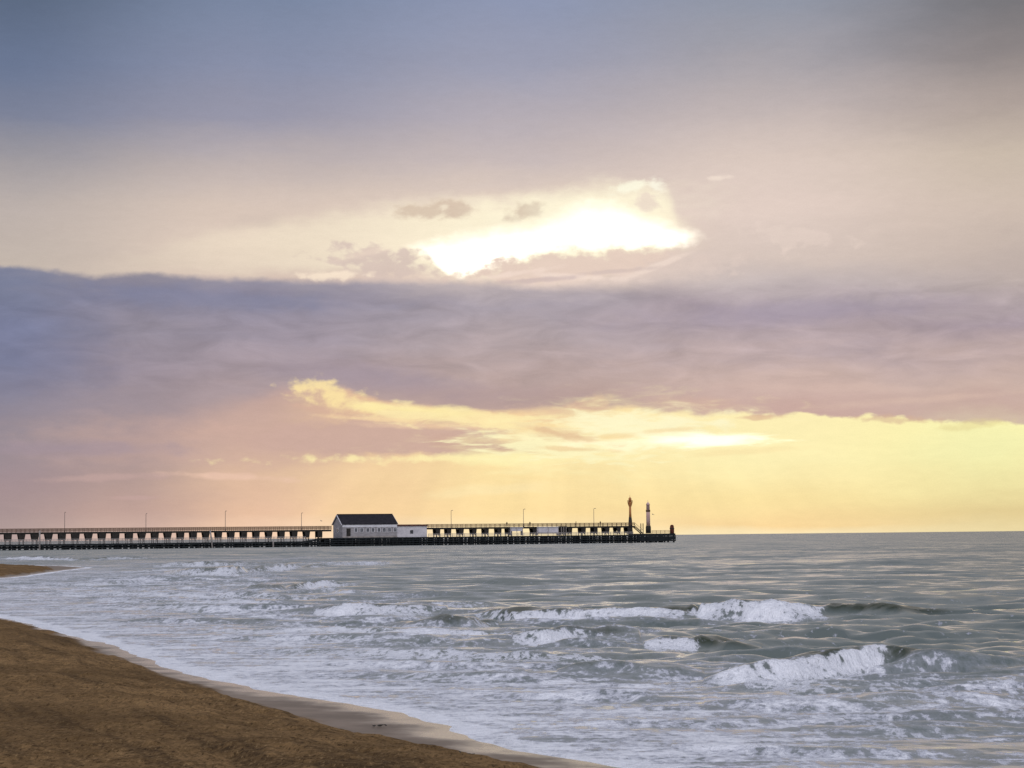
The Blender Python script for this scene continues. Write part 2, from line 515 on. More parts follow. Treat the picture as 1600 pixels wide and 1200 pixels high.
# ------------------------------------------------------------------ beach
def beach_z(x, y):
    ds = sdist(x, y, shore, land)           # from the water's edge
    db = sdist(x, y, berm, berm_poly)       # from the foot of the dry sand
    wob = (fbm(x * 0.5, y * 0.5, 5, 4) - 0.5)
    z = np.where(ds > 0, 0.035 * np.minimum(ds, 4.0), 0.06 * ds)
    z = np.maximum(z, -1.5)
    dbp = np.maximum(db + wob * 0.5, 0)
    z = z + 0.16 * (1 - np.exp(-dbp / 0.7)) + 0.26 * (1 - np.exp(-dbp / 7.0))
    dry = sst(db + wob * 0.9, -0.12, 0.35)
    z = z + dry * ((fbm(x * 1.3 + y * .25, y * 0.8, 21, 4, 0.6) - 0.5) * 0.10 + (fbm((x * .92 + y * .39) * 1.7, (y * .92 - x * .39) * 0.16, 27, 3, 0.6) - 0.5) * 0.16 + (fbm(x * 4.5, y * 3.5, 31, 3) - 0.5) * 0.06)
    return z, ds, dry


def build_beach():
    rows = np.concatenate([np.linspace(1400, 430, 60), np.linspace(428, 16, 620)])
    Yr = CAM_H * F_PX / rows
    T = np.concatenate([np.linspace(-0.9, -0.34, 60), np.linspace(-0.339, 0.24, 560)])
    X = Yr[:, None] * T[None, :]
    Y = np.repeat(Yr[:, None], len(T), 1)
    z, ds, dry = beach_z(X, Y)
    me = grid_mesh('beach', X, Y, z, keep=(ds > -6), attrs={'dry': dry, 'shore': ds})
    o = bpy.data.objects.new('beach', me)
    col.objects.link(o)
    o['kind'] = 'structure'
    m, N = new_mat('sand')
    g = N.node('ShaderNodeNewGeometry')
    pos = S(N, g.outputs['Position'])
    dryn = N.node('ShaderNodeAttribute', attribute_name='dry')
    dr = S(N, dryn.outputs['Fac'])
    shn = N.node('ShaderNodeAttribute', attribute_name='shore')
    sh = S(N, shn.outputs['Fac'])
    f1 = N.noise(pos, 0.8, 6, 0.62)
    f2 = N.noise(pos, 7.0, 6, 0.7)
    f3 = N.noise(pos, 38.0, 5, 0.75)
    c = N.mix((0.152, 0.088, 0.036), (0.375, 0.226, 0.098), N.smooth(f1 * 0.45 + f2 * 0.30 + f3 * 0.25, 0.38, 0.62))
    c = N.mix(c, (0.050, 0.031, 0.016), N.smooth(f2 * 0.45 + f3 * 0.55, 0.48, 0.38, 0.0, 0.92))
    c = N.mix(c, (0.50, 0.34, 0.17), N.smooth(f3 * 0.6 + f2 * 0.4, 0.56, 0.72, 0.0, 0.5))
    sx = N.node('ShaderNodeSeparateXYZ')
    N.t.links.new(pos.s, sx.inputs[0])
    qx, qy = S(N, sx.outputs[0]), S(N, sx.outputs[1])
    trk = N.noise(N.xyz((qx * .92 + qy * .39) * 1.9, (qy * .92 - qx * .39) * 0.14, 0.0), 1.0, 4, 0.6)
    c = N.mix(c, (0.060, 0.037, 0.019), N.smooth(trk * 0.75 + f2 * 0.25, 0.50, 0.36, 0.0, 0.6))  # darker streaks along the furrow direction: furrow shade put into the sand colour
    gr_ = N.noise(N.xyz(qx * 1.0, qy * 0.30, 2.0), 24.0, 3, 0.7)
    c = N.mix(c, (0.045, 0.027, 0.014), N.smooth(gr_, 0.46, 0.34, 0.0, 0.8))
    c = N.mix(c, (0.52, 0.34, 0.16), N.smooth(gr_, 0.56, 0.70, 0.0, 0.6))
    damp = N.smooth(N.noise(pos, 0.12, 3, 0.5), 0.40, 0.60)
    c = N.mix(c, N.mix(c, (0.115, 0.068, 0.030), 0.5), damp)
    wet = N.mix((0.23, 0.165, 0.115), (0.15, 0.105, 0.070), N.smooth(f1, 0.35, 0.65))
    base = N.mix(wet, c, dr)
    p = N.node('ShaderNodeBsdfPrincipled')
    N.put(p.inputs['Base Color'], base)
    film = N.smooth(sh + (f1 - 0.5) * 2.4, 1.5, 0.15)      # water still standing near the edge
    rough = N.smooth(film, 0, 1, 0.60, 0.24)
    N.put(p.inputs['Roughness'], N.math('MAXIMUM', rough, dr * 0.95))
    N.put(p.inputs['Specular IOR Level'], N.smooth(dr, 0, 1, 0.36, 0.05))
    b = N.node('ShaderNodeBump')
    b.inputs['Distance'].default_value = 0.05
    N.put(b.inputs['Strength'], N.smooth(dr, 0, 1, 0.02, 1.0))
    N.put(b.inputs['Height'], f2 * 0.5 + f3 * 0.55)
    N.t.links.new(b.outputs[0], p.inputs['Normal'])
    out = N.node('ShaderNodeOutputMaterial')
    N.t.links.new(p.outputs[0], out.inputs[0])
    me.materials.append(m)


build_beach()


# ------------------------------------------------------------------ sea
# broken water: (photo position on the water, share of the surface under foam)
COVER = [
    (0, 866, 0.36), (100, 872, 0.51), (220, 872, 0.41), (330, 880, 0.61), (450, 886, 0.61), (560, 884, 0.25), (700, 884, 0.03), (900, 880, 0.00), (1200, 880, 0.00), (1600, 880, 0.00), (350, 862, 0.02), (700, 862, 0.00), (1100, 855, 0.00), (1600, 850, 0.00),
    (60, 905, 0.76), (200, 910, 0.81), (350, 905, 0.74), (470, 912, 0.61), (600, 912, 0.22), (760, 915, 0.04), (1000, 915, 0.00), (1300, 915, 0.00), (1600, 915, 0.00),
    (20, 940, 0.86), (200, 940, 0.80), (400, 940, 0.76), (560, 940, 0.68), (700, 945, 0.48), (850, 945, 0.12), (1050, 940, 0.03), (1300, 938, 0.02), (1600, 945, 0.00),
    (130, 975, 0.86), (300, 970, 0.76), (500, 972, 0.72), (680, 978, 0.64), (850, 982, 0.51), (1000, 985, 0.40), (1200, 980, 0.22), (1400, 985, 0.08), (1600, 985, 0.03),
    (260, 1020, 0.84), (420, 1020, 0.76), (600, 1020, 0.70), (800, 1020, 0.56), (960, 1025, 0.40), (1150, 1035, 0.36), (1350, 1015, 0.08), (1550, 1020, 0.05),
    (450, 1062, 0.90), (620, 1070, 0.84), (800, 1070, 0.72), (960, 1070, 0.62), (1150, 1075, 0.76), (1350, 1072, 0.76), (1550, 1065, 0.64), (1650, 1060, 0.59),
    (640, 1105, 0.90), (800, 1110, 0.80), (1000, 1110, 0.70), (1200, 1110, 0.74), (1400, 1105, 0.74), (1600, 1105, 0.72),
    (780, 1145, 0.90), (950, 1150, 0.78), (1150, 1150, 0.70), (1350, 1150, 0.68), (1600, 1150, 0.60),
    (1000, 1190, 0.90), (1200, 1195, 0.76), (1400, 1195, 0.64), (1600, 1195, 0.54), (1200, 1260, 0.74), (1600, 1260, 0.59),
]
# breaking and unbroken crests: foot line in photo positions, height (m), foam 0..1 at each point
CRESTS = [
    dict(p=[(690, 966, .12, .3), (760, 966, .20, .5), (800, 969, .42, 1), (880, 969, .44, 1), (1000, 969, .40, 1), (1075, 968, .38, 1), (1086, 967, .40, .1), (1096, 969, .44, 1), (1150, 970, .46, 1), (1220, 970, .43, 1), (1285, 968, .40, 1), (1304, 967, .48, .15), (1350, 967, .46, 0), (1410, 968, .36, 0), (1460, 968, .20, 0), (1520, 968, .05, 0)], wf=.55, wb=2.2),
    dict(p=[(1005, 1012, .10, .9), (1030, 1012, .26, 1), (1060, 1012, .33, 1), (1085, 1012, .36, .9), (1096, 1011, .38, .1), (1120, 1011, .38, 0), (1150, 1012, .28, 0), (1190, 1012, .10, 0)], wf=.42, wb=1.3),
    dict(p=[(1100, 1068, .05, 1), (1150, 1064, .26, 1), (1200, 1063, .34, 1), (1250, 1061, .42, 1), (1310, 1055, .36, 1), (1370, 1046, .32, 1), (1392, 1046, .29, .25), (1430, 1048, .25, .05), (1500, 1047, .20, 0), (1560, 1045, .17, .1), (1640, 1043, .20, .3)], wf=.50, wb=1.5),
    dict(p=[(1080, 1074, .05, .7), (1200, 1079, .13, .75), (1320, 1080, .13, .62), (1450, 1078, .11, .6), (1640, 1074, .10, .55)], wf=.45, wb=1.1),
    dict(p=[(360, 926, .06, .3), (396, 926, .34, .1), (416, 926, .26, .3), (436, 925, .32, .1), (458, 923, .30, .7), (480, 920, .34, 1), (520, 916, .26, .9), (560, 915, .08, .4)], wf=1.2, wb=2.5),
    dict(p=[(255, 898, .2, .5), (300, 899, .58, .8), (360, 899, .58, .9), (400, 894, .45, .5), (440, 891, .52, .9), (485, 887, .25, .7), (520, 886, .05, .2)], wf=1.9, wb=3.6),
    dict(p=[(240, 885, .15, .7), (280, 885, .6, .9), (340, 884, .48, .8), (400, 883, .3, .3), (560, 882, .30, .7), (600, 882, .25, .7), (630, 882, .05, .2)], wf=2.4, wb=4.2),
    dict(p=[(0, 874, .3, .9), (70, 874, .45, .9), (130, 876, .3, .5), (200, 873, .4, .7), (260, 872, .1, .2)], wf=2.8, wb=5.0),
    dict(p=[(490, 962, .10, .8), (520, 963, .34, 1), (560, 962, .36, 1), (620, 962, .22, .9), (700, 960, .10, .3)], wf=.7, wb=1.8),
    dict(p=[(600, 984, .08, .2), (640, 985, .24, .25), (690, 986, .32, .15), (740, 984, .30, .3), (780, 980, .12, .6)], wf=.6, wb=1.2),
    dict(p=[(800, 1002, .12, .8), (850, 1003, .30, .9), (900, 1000, .26, .5), (940, 1001, .24, .2), (1000, 1001, .08, .2)], wf=.5, wb=1.2),
    dict(p=[(840, 1014, .06, .2), (880, 1014, .18, .2), (930, 1014, .18, .3), (980, 1014, .05, .2)], wf=.4, wb=.9),
    dict(p=[(870, 1054, .06, .2), (900, 1054, .15, .15), (950, 1054, .17, .2), (1000, 1056, .14, .3), (1060, 1056, .12, .3), (1100, 1056, .03, .3)], wf=.35, wb=.8),
    dict(p=[(900, 1094, .03, .3), (940, 1094, .10, .2), (985, 1093, .12, .2), (1030, 1093, .03, .2)], wf=.3, wb=.6),
    dict(p=[(200, 972, .04, .2), (240, 972, .12, .1), (330, 972, .14, .1), (420, 973, .14, .15), (500, 972, .04, .3)], wf=.55, wb=1.6),
    dict(p=[(330, 935, .05, .3), (380, 932, .16, .5), (470, 940, .16, .5), (560, 945, .05, .3)], wf=.9, wb=2.0),
    dict(p=[(830, 955, .05, .0), (900, 953, .14, 0), (1040, 952, .16, 0), (1130, 950, .10, 0), (1300, 950, .16, 0), (1450, 950, .03, 0)], wf=1.4, wb=3.0),
    dict(p=[(120, 955, .03, .5), (220, 952, .14, .7), (340, 956, .12, .6), (480, 952, .03, .5)], wf=.8, wb=1.8),
    dict(p=[(330, 1000, .03, .5), (420, 1001, .12, .6), (560, 1003, .12, .6), (700, 1004, .10, .4), (780, 1005, .03, .5)], wf=.5, wb=1.2),
    dict(p=[(1040, 992, .04, .8), (1100, 990, .10, .5), (1250, 992, .10, .2), (1400, 994, .08, 0), (1560, 996, .03, 0)], wf=.6, wb=1.5),
    dict(p=[(740, 1090, .04, .6), (860, 1094, .10, .8), (1000, 1096, .09, .7), (1120, 1094, .03, .6)], wf=.35, wb=.8),
    dict(p=[(1100, 1104, .03, .7), (1220, 1106, .10, .8), (1360, 1102, .11, .8), (1500, 1100, .09, .7), (1640, 1098, .08, .7)], wf=.35, wb=.8),
    dict(p=[(900, 1130, .03, .7), (1040, 1134, .08, .7), (1180, 1132, .09, .5), (1320, 1128, .03, .6)], wf=.3, wb=.7),
    dict(p=[(1250, 1144, .03, .6), (1380, 1146, .09, .6), (1520, 1140, .09, .6), (1640, 1138, .06, .6)], wf=.3, wb=.7),
    dict(p=[(1050, 1172, .03, .7), (1200, 1176, .07, .7), (1380, 1180, .08, .4), (1560, 1176, .07, .4), (1640, 1174, .05, .4)], wf=.28, wb=.6),
    dict(p=[(240, 918, .05, .8), (330, 916, .20, .9), (420, 920, .10, .8), (560, 930, .14, .9), (680, 934, .04, .6)], wf=1.0, wb=2.2),
    dict(p=[(60, 916, .04, .8), (140, 914, .14, .9), (240, 908, .10, .8), (330, 905, .04, .6)], wf=1.2, wb=2.5),
    dict(p=[(30, 930, .03, .9), (160, 928, .12, 1), (330, 932, .14, .9), (480, 936, .12, .9), (620, 938, .03, .5)], wf=.8, wb=1.8),
    dict(p=[(100, 944, .03, .9), (260, 944, .13, 1), (420, 948, .15, 1), (560, 950, .14, .9), (740, 950, .12, .7), (860, 949, .03, .4)], wf=.7, wb=1.6),
    dict(p=[(240, 988, .03, .9), (360, 988, .12, 1), (520, 990, .15, 1), (660, 994, .15, .9), (800, 993, .12, .8), (900, 990, .03, .5)], wf=.55, wb=1.3),
    dict(p=[(330, 1020, .03, .9), (460, 1020, .10, 1), (640, 1024, .14, 1), (800, 1028, .13, .8), (960, 1030, .11, .7), (1100, 1030, .03, .4)], wf=.45, wb=1.1),
    dict(p=[(480, 1058, .03, .9), (620, 1060, .09, 1), (760, 1064, .11, .9), (900, 1068, .03, .6)], wf=.4, wb=.9),
    dict(p=[(160, 898, .05, .9), (240, 892, .16, .9), (330, 889, .05, .6)], wf=1.3, wb=2.6),
    dict(p=[(430, 1036, .03, .6), (560, 1040, .09, .7), (700, 1044, .10, .5), (820, 1046, .03, .5)], wf=.4, wb=1.0),
]


def sea_field(x, y, spacing):
    z = np.zeros_like(x)
    foam = np.zeros_like(x)
    thick = np.zeros_like(x)
    trail = np.zeros_like(x)
    # wind sea
    r2 = np.random.default_rng(3)
    warp = (fbm(x * 0.05, y * 0.05, 90, 3) - 0.5) * 9
    for i in range(46):
        lam = 0.9 * 1.072 ** i          # 0.9 .. 21 m
        th = r2.normal(0, 0.42)
        k = 2 * math.pi / lam
        amp = 0.0125 * lam ** 0.34
        ph = r2.uniform(0, 2 * math.pi)
        arg = k * (x * math.sin(th) + (y + 0.35 * warp) * math.cos(th)) + ph
        fade = sst(lam / spacing, 2.2, 4.5)
        wv = np.sin(arg)
        z += amp * (1.0 + 0.15 * sst(lam, 4.0, 1.5)) * fade * (wv + 0.32 * np.cos(2 * arg)) * (0.55 + 0.9 * vnoise(x / (lam * 3.1) + i, y / (lam * 3.1), i))
    # calmer in the spent water near the beach
    ds = sdist(x, y, shore, land)
    z *= 0.02 + 0.98 * sst(-ds, 0.5, 13.0)
    z *= 0.92
    lump = fbm(x * 1.6, y * 2.2, 41, 4, 0.6) - 0.5
    fine = fbm(x * 5.0, y * 5.0, 71, 3, 0.6)
    lump2 = fbm(x * 0.35, y * 0.35, 51, 3) - 0.5
    for c in CRESTS:
        pts = [at(px, py) for px, py, *_ in c['p']]
        tx = np.array([p[0] / p[1] for p in pts])
        ys = np.array([p[1] for p in pts])
        hs = np.array([v[2] for v in c['p']])
        fs = np.array([v[3] for v in c['p']])
        u = x / np.maximum(y, 1)
        sel = (u > tx[0]) & (u < tx[-1]) & (np.abs(y - np.interp(u, tx, ys)) < 9 * c['wb'])
        if not sel.any():
            continue
        uu, yy, xx = u[sel], y[sel], x[sel]
        fo_ = lambda q: np.interp(q + (lump[sel] * 0.012 + lump2[sel] * 0.012), tx, fs)
        yc = np.interp(uu, tx, ys) + c['wf'] * 0.9 + lump2[sel] * 1.8 * c['wf'] + lump[sel] * 0.8 * c['wf']
        h = np.interp(uu, tx, hs) * (1 + 0.55 * (fbm(xx * 0.6, yy * 0.4, 61, 3, 0.5) - 0.5)) * (0.95 - 0.19 * fo_(uu))
        fo = fo_(uu) * np.clip(0.45 + 1.1 * fbm(xx * 0.8 + 3, yy * 0.25, 83, 3), 0, 1)
        s = yc - yy
        prof = np.where(s > 0, np.exp(-(s / c['wf']) ** 2), np.exp(-(s / c['wb']) ** 2))
        trough = -0.16 * np.exp(-((s - 2.2 * c['wf']) / (1.1 * c['wf'])) ** 2)
        dz = h * (prof + trough)
        br = fo * sst(s, -0.10 * c['wb'], 0.45 * c['wf']) * sst(s, 4.2 * c['wf'], 1.0 * c['wf']) * sst(h, 0.03, 0.12)
        dz += br * h * (lump[sel] * 0.55 + (fine[sel] - 0.5) * 0.35)
        z[sel] += dz
        tail = fo * sst(s, -2.2 * c['wb'], -0.2 * c['wb']) * sst(s, 9 * c['wf'], 2 * c['wf']) * sst(h, 0.03, 0.15)
        trail[sel] = np.maximum(trail[sel], tail)
        foam[sel] = np.maximum(foam[sel], br)
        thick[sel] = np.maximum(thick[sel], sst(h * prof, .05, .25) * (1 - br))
    # foam cover
    cu_, cl, cv = [], [], []
    for px, py, v in COVER:
        X, Y = at(px, py)
        cu_.append(X / Y)
        cl.append(math.log(Y))
        cv.append(v)
    u, l = x / np.maximum(y, 1), np.log(np.maximum(y, 1))
    num = np.zeros_like(x)
    den = np.full_like(x, 1e-9)
    for a, b, v in zip(cu_, cl, cv):
        w = np.exp(-(((u - a) / 0.045) ** 2 + ((l - b) / 0.16) ** 2)) + 1e-7
        num += w * v
        den += w
    cov = num / den
    cov = np.where(l > math.log(330), 0, cov)
    cov = np.maximum(cov, trail * 0.82)
    cov = cov * (1 - 0.55 * np.clip(thick, 0, 1))          # steep unbroken faces stay dark
    # lace along the water's edge
    edge = sst(-ds + lump * 0.5, 0.75, 0.05)
    cov = np.maximum(cov * (0.94 - 0.12 * sst(np.log(np.maximum(y, 1)), 3.6, 4.4)), edge * 1.05)
    # run-up: let the thin sheet ride over the sand a little
    z += 0.012 * sst(-ds, 3.0, 0.0) + (lump2 * 0.012) * sst(-ds, 6, 0)
    return z, cov, foam, thick, ds


def build_sea():
    rows = np.concatenate([np.linspace(900, 430, 30), np.linspace(429, 30, 640), np.linspace(29.5, 2, 90), [1.5, 1, .6, .3, .12]])
    Yr = CAM_H * F_PX / rows
    T = np.concatenate([np.linspace(-0.75, -0.31, 40), np.linspace(-0.309, 0.309, 1000), np.linspace(0.31, 0.75, 40)])
    X = Yr[:, None] * T[None, :]
    Y = np.repeat(Yr[:, None], len(T), 1)
    sp = np.repeat(np.abs(np.gradient(Yr))[:, None], len(T), 1)
    z, cov, foam, thick, ds = sea_field(X, Y, sp)
    me = grid_mesh('sea', X, Y, z, keep=(ds < 3.0), attrs={'cover': cov, 'breaker': foam, 'face': thick})
    o = bpy.data.objects.new('sea', me)
    col.objects.link(o)
    o['kind'] = 'structure'
    m, N = new_mat('sea_water')
    g = N.node('ShaderNodeNewGeometry')
    pos = S(N, g.outputs['Position'])
    sp_ = N.node('ShaderNodeSeparateXYZ')
    N.t.links.new(pos.s, sp_.inputs[0])
    px, py = S(N, sp_.outputs[0]), S(N, sp_.outputs[1])
    att = lambda n: S(N, N.node('ShaderNodeAttribute', attribute_name=n).outputs['Fac'])
    cov, brk, face = att('cover'), att('breaker'), att('face')
    # foam lace, drawn out along the shore
    fa = N.noise(N.xyz(px * 0.50, py * 0.42, 0.0), 0.6, 5, 0.62, 0.9)
    fb = N.noise(N.xyz(px * 0.85, py * 0.50, 4.0), 2.4, 5, 0.66, 0.8)
    fc = N.noise(N.xyz(px, py * 0.6, 9.0), 7.0, 3, 0.65)
    fr = N.noise(N.xyz(px * 0.30 + fa * 0.8, py * 1.25, 14.0), 1.3, 4, 0.6, 0.4)
    pat = fa * 0.20 + fr * 0.28 + fb * 0.28 + fc * 0.24
    thr = N.smooth(cov, 0.0, 1.0, 0.650, 0.375, 'LINEAR')
    dlt = pat - thr
    lace = N.smooth(dlt, -0.008, 0.038) * N.smooth(cov, 0.06, 0.22)
    film = N.smooth(dlt, -0.10, 0.02, 0.0, 0.34) * N.smooth(cov, 0.05, 0.5)
    foam = N.math('MAXIMUM', N.math('MAXIMUM', lace, film), N.smooth(brk * 1.15 + (fb - 0.5) * 2.4 + (fc - 0.5) * 2.4, 0.36, 0.78))
    # water: silty grey-green; the facets one sees are mostly the fronts of ripples
    far = N.smooth(py, 25.0, 160.0)
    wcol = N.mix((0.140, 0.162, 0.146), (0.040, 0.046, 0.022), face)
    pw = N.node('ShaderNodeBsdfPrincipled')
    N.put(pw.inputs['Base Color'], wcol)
    N.put(pw.inputs['Roughness'], N.smooth(py, 30.0, 300.0, 0.10, 0.22))
    pw.inputs['IOR'].default_value = 1.333

    def facets(x_, y_, z_, sc):
        n = N.node('ShaderNodeTexNoise', noise_dimensions='3D')
        N.put(n.inputs['Vector'], N.xyz(px * x_, py * y_, z_))
        n.inputs['Scale'].default_value = sc
        n.inputs['Detail'].default_value = 4
        n.inputs['Roughness'].default_value = 0.6
        v = N.node('ShaderNodeVectorMath', operation='SUBTRACT')
        N.t.links.new(n.outputs['Color'], v.inputs[0])
        v.inputs[1].default_value = (.5, .5, .5)
        return v.outputs[0]

    def vmath(op, a, b):
        v = N.node('ShaderNodeVectorMath', operation=op)
        N.put(v.inputs[0], a)
        N.put(v.inputs[1], b)
        return v.outputs[0]
    f1 = vmath('MULTIPLY', facets(0.5, 0.9, 1.0, 1.1), (0.42, 0.62, 0.0))
    f2 = vmath('MULTIPLY', facets(0.06, 0.13, 2.0, 0.8), (0.20, 0.55, 0.0))
    tilt = N.xyz(0.0, N.smooth(far, 0.0, 1.0, -0.070, -0.137), 0.0)
    nrm = vmath('ADD', vmath('ADD', f1, vmath('MULTIPLY', f2, N.xyz(far, far, far).s)), vmath('ADD', tilt.s, g.outputs['Normal']))
    vn = N.node('ShaderNodeVectorMath', operation='NORMALIZE')
    N.t.links.new(nrm, vn.inputs[0])
    N.t.links.new(vn.outputs[0], pw.inputs['Normal'])
    pf = N.node('ShaderNodeBsdfPrincipled')
    N.put(pf.inputs['Base Color'], N.mix((0.46, 0.47, 0.52), (0.94, 0.94, 0.96), N.math('MAXIMUM', brk * N.smooth(fb * 0.6 + fc * 0.4, 0.32, 0.56, 0.45, 1.0), N.smooth(dlt, 0.0, 0.11))))
    pf.inputs['Roughness'].default_value = 0.7
    pf.inputs['Specular IOR Level'].default_value = 0.2
    bf = N.node('ShaderNodeBump')
    bf.inputs['Distance'].default_value = 0.24
    bf.inputs['Strength'].default_value = 0.9
    N.put(bf.inputs['Height'], fb + fc * 0.5)
    N.t.links.new(bf.outputs[0], pf.inputs['Normal'])
    mx = N.node('ShaderNodeMixShader')
    N.put(mx.inputs[0], foam)
    N.t.links.new(pw.outputs[0], mx.inputs[1])
    N.t.links.new(pf.outputs[0], mx.inputs[2])
    out = N.node('ShaderNodeOutputMaterial')
    N.t.links.new(mx.outputs[0], out.inputs[0])
    me.materials.append(m)


build_sea()

# ------------------------------------------------------------------ mesh helpers


def simple_mat(name, c1, c2=None, scale=1.5, rough=0.8, spec=0.3, stretch=(1, 1, 1), metallic=0.0):
    m, N = new_mat(name)
    tc = N.node('ShaderNodeTexCoord')
    mp = N.node('ShaderNodeMapping')
    mp.inputs['Scale'].default_value = stretch
    N.t.links.new(tc.outputs['Object'], mp.inputs['Vector'])
    n = N.noise(mp.outputs[0], scale, 6, 0.65)
    c2 = c2 or tuple(v * 0.6 for v in c1)
    p = N.node('ShaderNodeBsdfPrincipled')
    N.put(p.inputs['Base Color'], N.mix(c2, c1, N.smooth(n, 0.36, 0.64)))
    p.inputs['Roughness'].default_value = rough
    p.inputs['Metallic'].default_value = metallic
    p.inputs['Specular IOR Level'].default_value = spec
    b = N.node('ShaderNodeBump')
    b.inputs['Distance'].default_value = 0.02
    b.inputs['Strength'].default_value = 0.5
    N.put(b.inputs['Height'], n)
    N.t.links.new(b.outputs[0], p.inputs['Normal'])
    out = N.node('ShaderNodeOutputMaterial')
    N.t.links.new(p.outputs[0], out.inputs[0])
    return m


M = dict(
    tar=simple_mat('tarred_timber', (0.020, 0.024, 0.024), (0.008, 0.010, 0.012), 1.2, 0.7, 0.2, (1, 1, .3)),
    dark=simple_mat('dark_timber', (0.045, 0.038, 0.030), (0.022, 0.020, 0.018), 1.2, 0.8, 0.2),
    brown=simple_mat('weathered_timber', (0.15, 0.085, 0.05), (0.09, 0.05, 0.032), 1.0, 0.85, 0.2),
    pale=simple_mat('bleached_timber', (0.42, 0.37, 0.33), (0.26, 0.23, 0.21), 0.8, 0.85, 0.2),
    wall=simple_mat('white_boarding', (0.38, 0.35, 0.345), (0.26, 0.24, 0.24), 0.5, 0.8, 0.3, (1, 1, 6)),
    trim=simple_mat('white_paint', (0.78, 0.75, 0.76), (0.62, 0.60, 0.61), 0.6, 0.6, 0.3),
    slate=simple_mat('slate_roof', (0.028, 0.024, 0.028), (0.014, 0.012, 0.015), 1.0, 0.75, 0.2, (1, 1, 4)),
    tile=simple_mat('red_roof', (0.13, 0.055, 0.040), (0.07, 0.035, 0.03), 1.0, 0.8, 0.2),
    glass=simple_mat('window_glass', (0.020, 0.020, 0.026), (0.012, 0.012, 0.016), 1.0, 0.15, 0.5),
    rust=simple_mat('rusty_orange_paint', (0.52, 0.23, 0.07), (0.38, 0.14, 0.045), 1.2, 0.7, 0.3),
    pink=simple_mat('faded_white_red_paint', (0.62, 0.45, 0.40), (0.50, 0.30, 0.26), 0.9, 0.7, 0.3, (1, 1, .5)),
    redwood=simple_mat('reddish_timber', (0.17, 0.045, 0.025), (0.07, 0.02, 0.012), 1.1, 0.8, 0.2),
    steel=simple_mat('grey_steel', (0.24, 0.18, 0.14), (0.16, 0.12, 0.10), 1.4, 0.5, 0.4),
    kiosk=simple_mat('white_panel', (0.66, 0.62, 0.62), (0.52, 0.49, 0.50), 0.6, 0.7, 0.3),
    weed=simple_mat('wet_seaweed', (0.030, 0.022, 0.010), (0.012, 0.010, 0.006), 18, 0.45, 0.5),
    gull=simple_mat('gull_feathers', (0.30, 0.27, 0.25), (0.15, 0.14, 0.14), 4, 0.8, 0.2),
    cloth=simple_mat('dark_clothes', (0.035, 0.025, 0.024), (0.018, 0.014, 0.014), 3, 0.85, 0.2),
)


class MB:
    def __init__(self):
        self.bm = bmesh.new()

    def hexa(self, p):
        """p: 8 points, bottom loop 0-3, top loop 4-7"""
        v = [self.bm.verts.new(q) for q in p]
        for f in ((3, 2, 1, 0), (4, 5, 6, 7), (0, 1, 5, 4), (1, 2, 6, 5), (2, 3, 7, 6), (3, 0, 4, 7)):
            self.bm.faces.new([v[i] for i in f])
        return self

    def box(self, x0, x1, y0, y1, z0, z1):
        return self.hexa([(x0, y0, z0), (x1, y0, z0), (x1, y1, z0), (x0, y1, z0), (x0, y0, z1), (x1, y0, z1), (x1, y1, z1), (x0, y1, z1)])

    def bar(self, a, b, w, d=None):
        a, b = Vector(a), Vector(b)
        d = d or w
        ax = (b - a).normalized()
        up = Vector((0, 1, 0)) if abs(ax.z) > 0.7 else Vector((0, 0, 1))
        s = ax.cross(up).normalized() * w / 2
        t = s.cross(ax).normalized() * d / 2
        return self.hexa([a - s - t, a + s - t, a + s + t, a - s + t, b - s - t, b + s - t, b + s + t, b - s + t])

    def lathe(self, prof, cx=0, cy=0, n=14):
        """prof: list of (radius, z)"""
        rings = []
        for r, z in prof:
            rings.append([self.bm.verts.new((cx + max(r, .001) * math.cos(2 * math.pi * i / n), cy + max(r, .001) * math.sin(2 * math.pi * i / n), z)) for i in range(n)])
        for a, b in zip(rings[:-1], rings[1:]):
            for i in range(n):
                self.bm.faces.new((a[i], a[(i + 1) % n], b[(i + 1) % n], b[i]))
        self.bm.faces.new(rings[0][::-1])
        self.bm.faces.new(rings[-1])
        return self

    def build(self, name, mat, parent=None, smooth=False):
        bmesh.ops.recalc_face_normals(self.bm, faces=self.bm.faces[:])
        me = bpy.data.meshes.new(name)
        self.bm.to_mesh(me)
        self.bm.free()
        me.materials.append(mat)
        if smooth:
            for p in me.polygons:
                p.use_smooth = True
        o = bpy.data.objects.new(name, me)
        col.objects.link(o)
        if parent:
            o.parent = parent
        return o


def tag(o, label=None, cat=None, group=None, kind=None):
    for k, v in (('label', label), ('category', cat), ('group', group), ('kind', kind)):
        if v:
            o[k] = v
    return o


def thing(name, label, cat, loc=(0, 0, 0), rz=0.0, group=None):
    o = bpy.data.objects.new(name, None)
    o.empty_display_size = 0.3
    col.objects.link(o)
    o.location = loc
    o.rotation_euler = (0, 0, rz)
    return tag(o, label, cat, group)


def dup(root, loc, rz, label, group=None):
    c = root.copy()
    col.objects.link(c)
    c.location = loc
    c.rotation_euler = (0, 0, rz)
    tag(c, label, None, group)
    for ch in list(root.children):
        d = ch.copy()
        col.objects.link(d)
        d.parent = c
        for g in list(ch.children):
            e = g.copy()
            col.objects.link(e)
            e.parent = d
    return c


# ------------------------------------------------------------------ pier
PA = Vector((-800 / F_PX * 568, 568, 0))
PB = Vector((254 / F_PX * 640, 640, 0))
pe = (PB - PA).normalized()
PRZ = math.atan2(pe.y, pe.x)
# local axes of the pier: x runs out to sea, y runs away from the camera, front face is -y


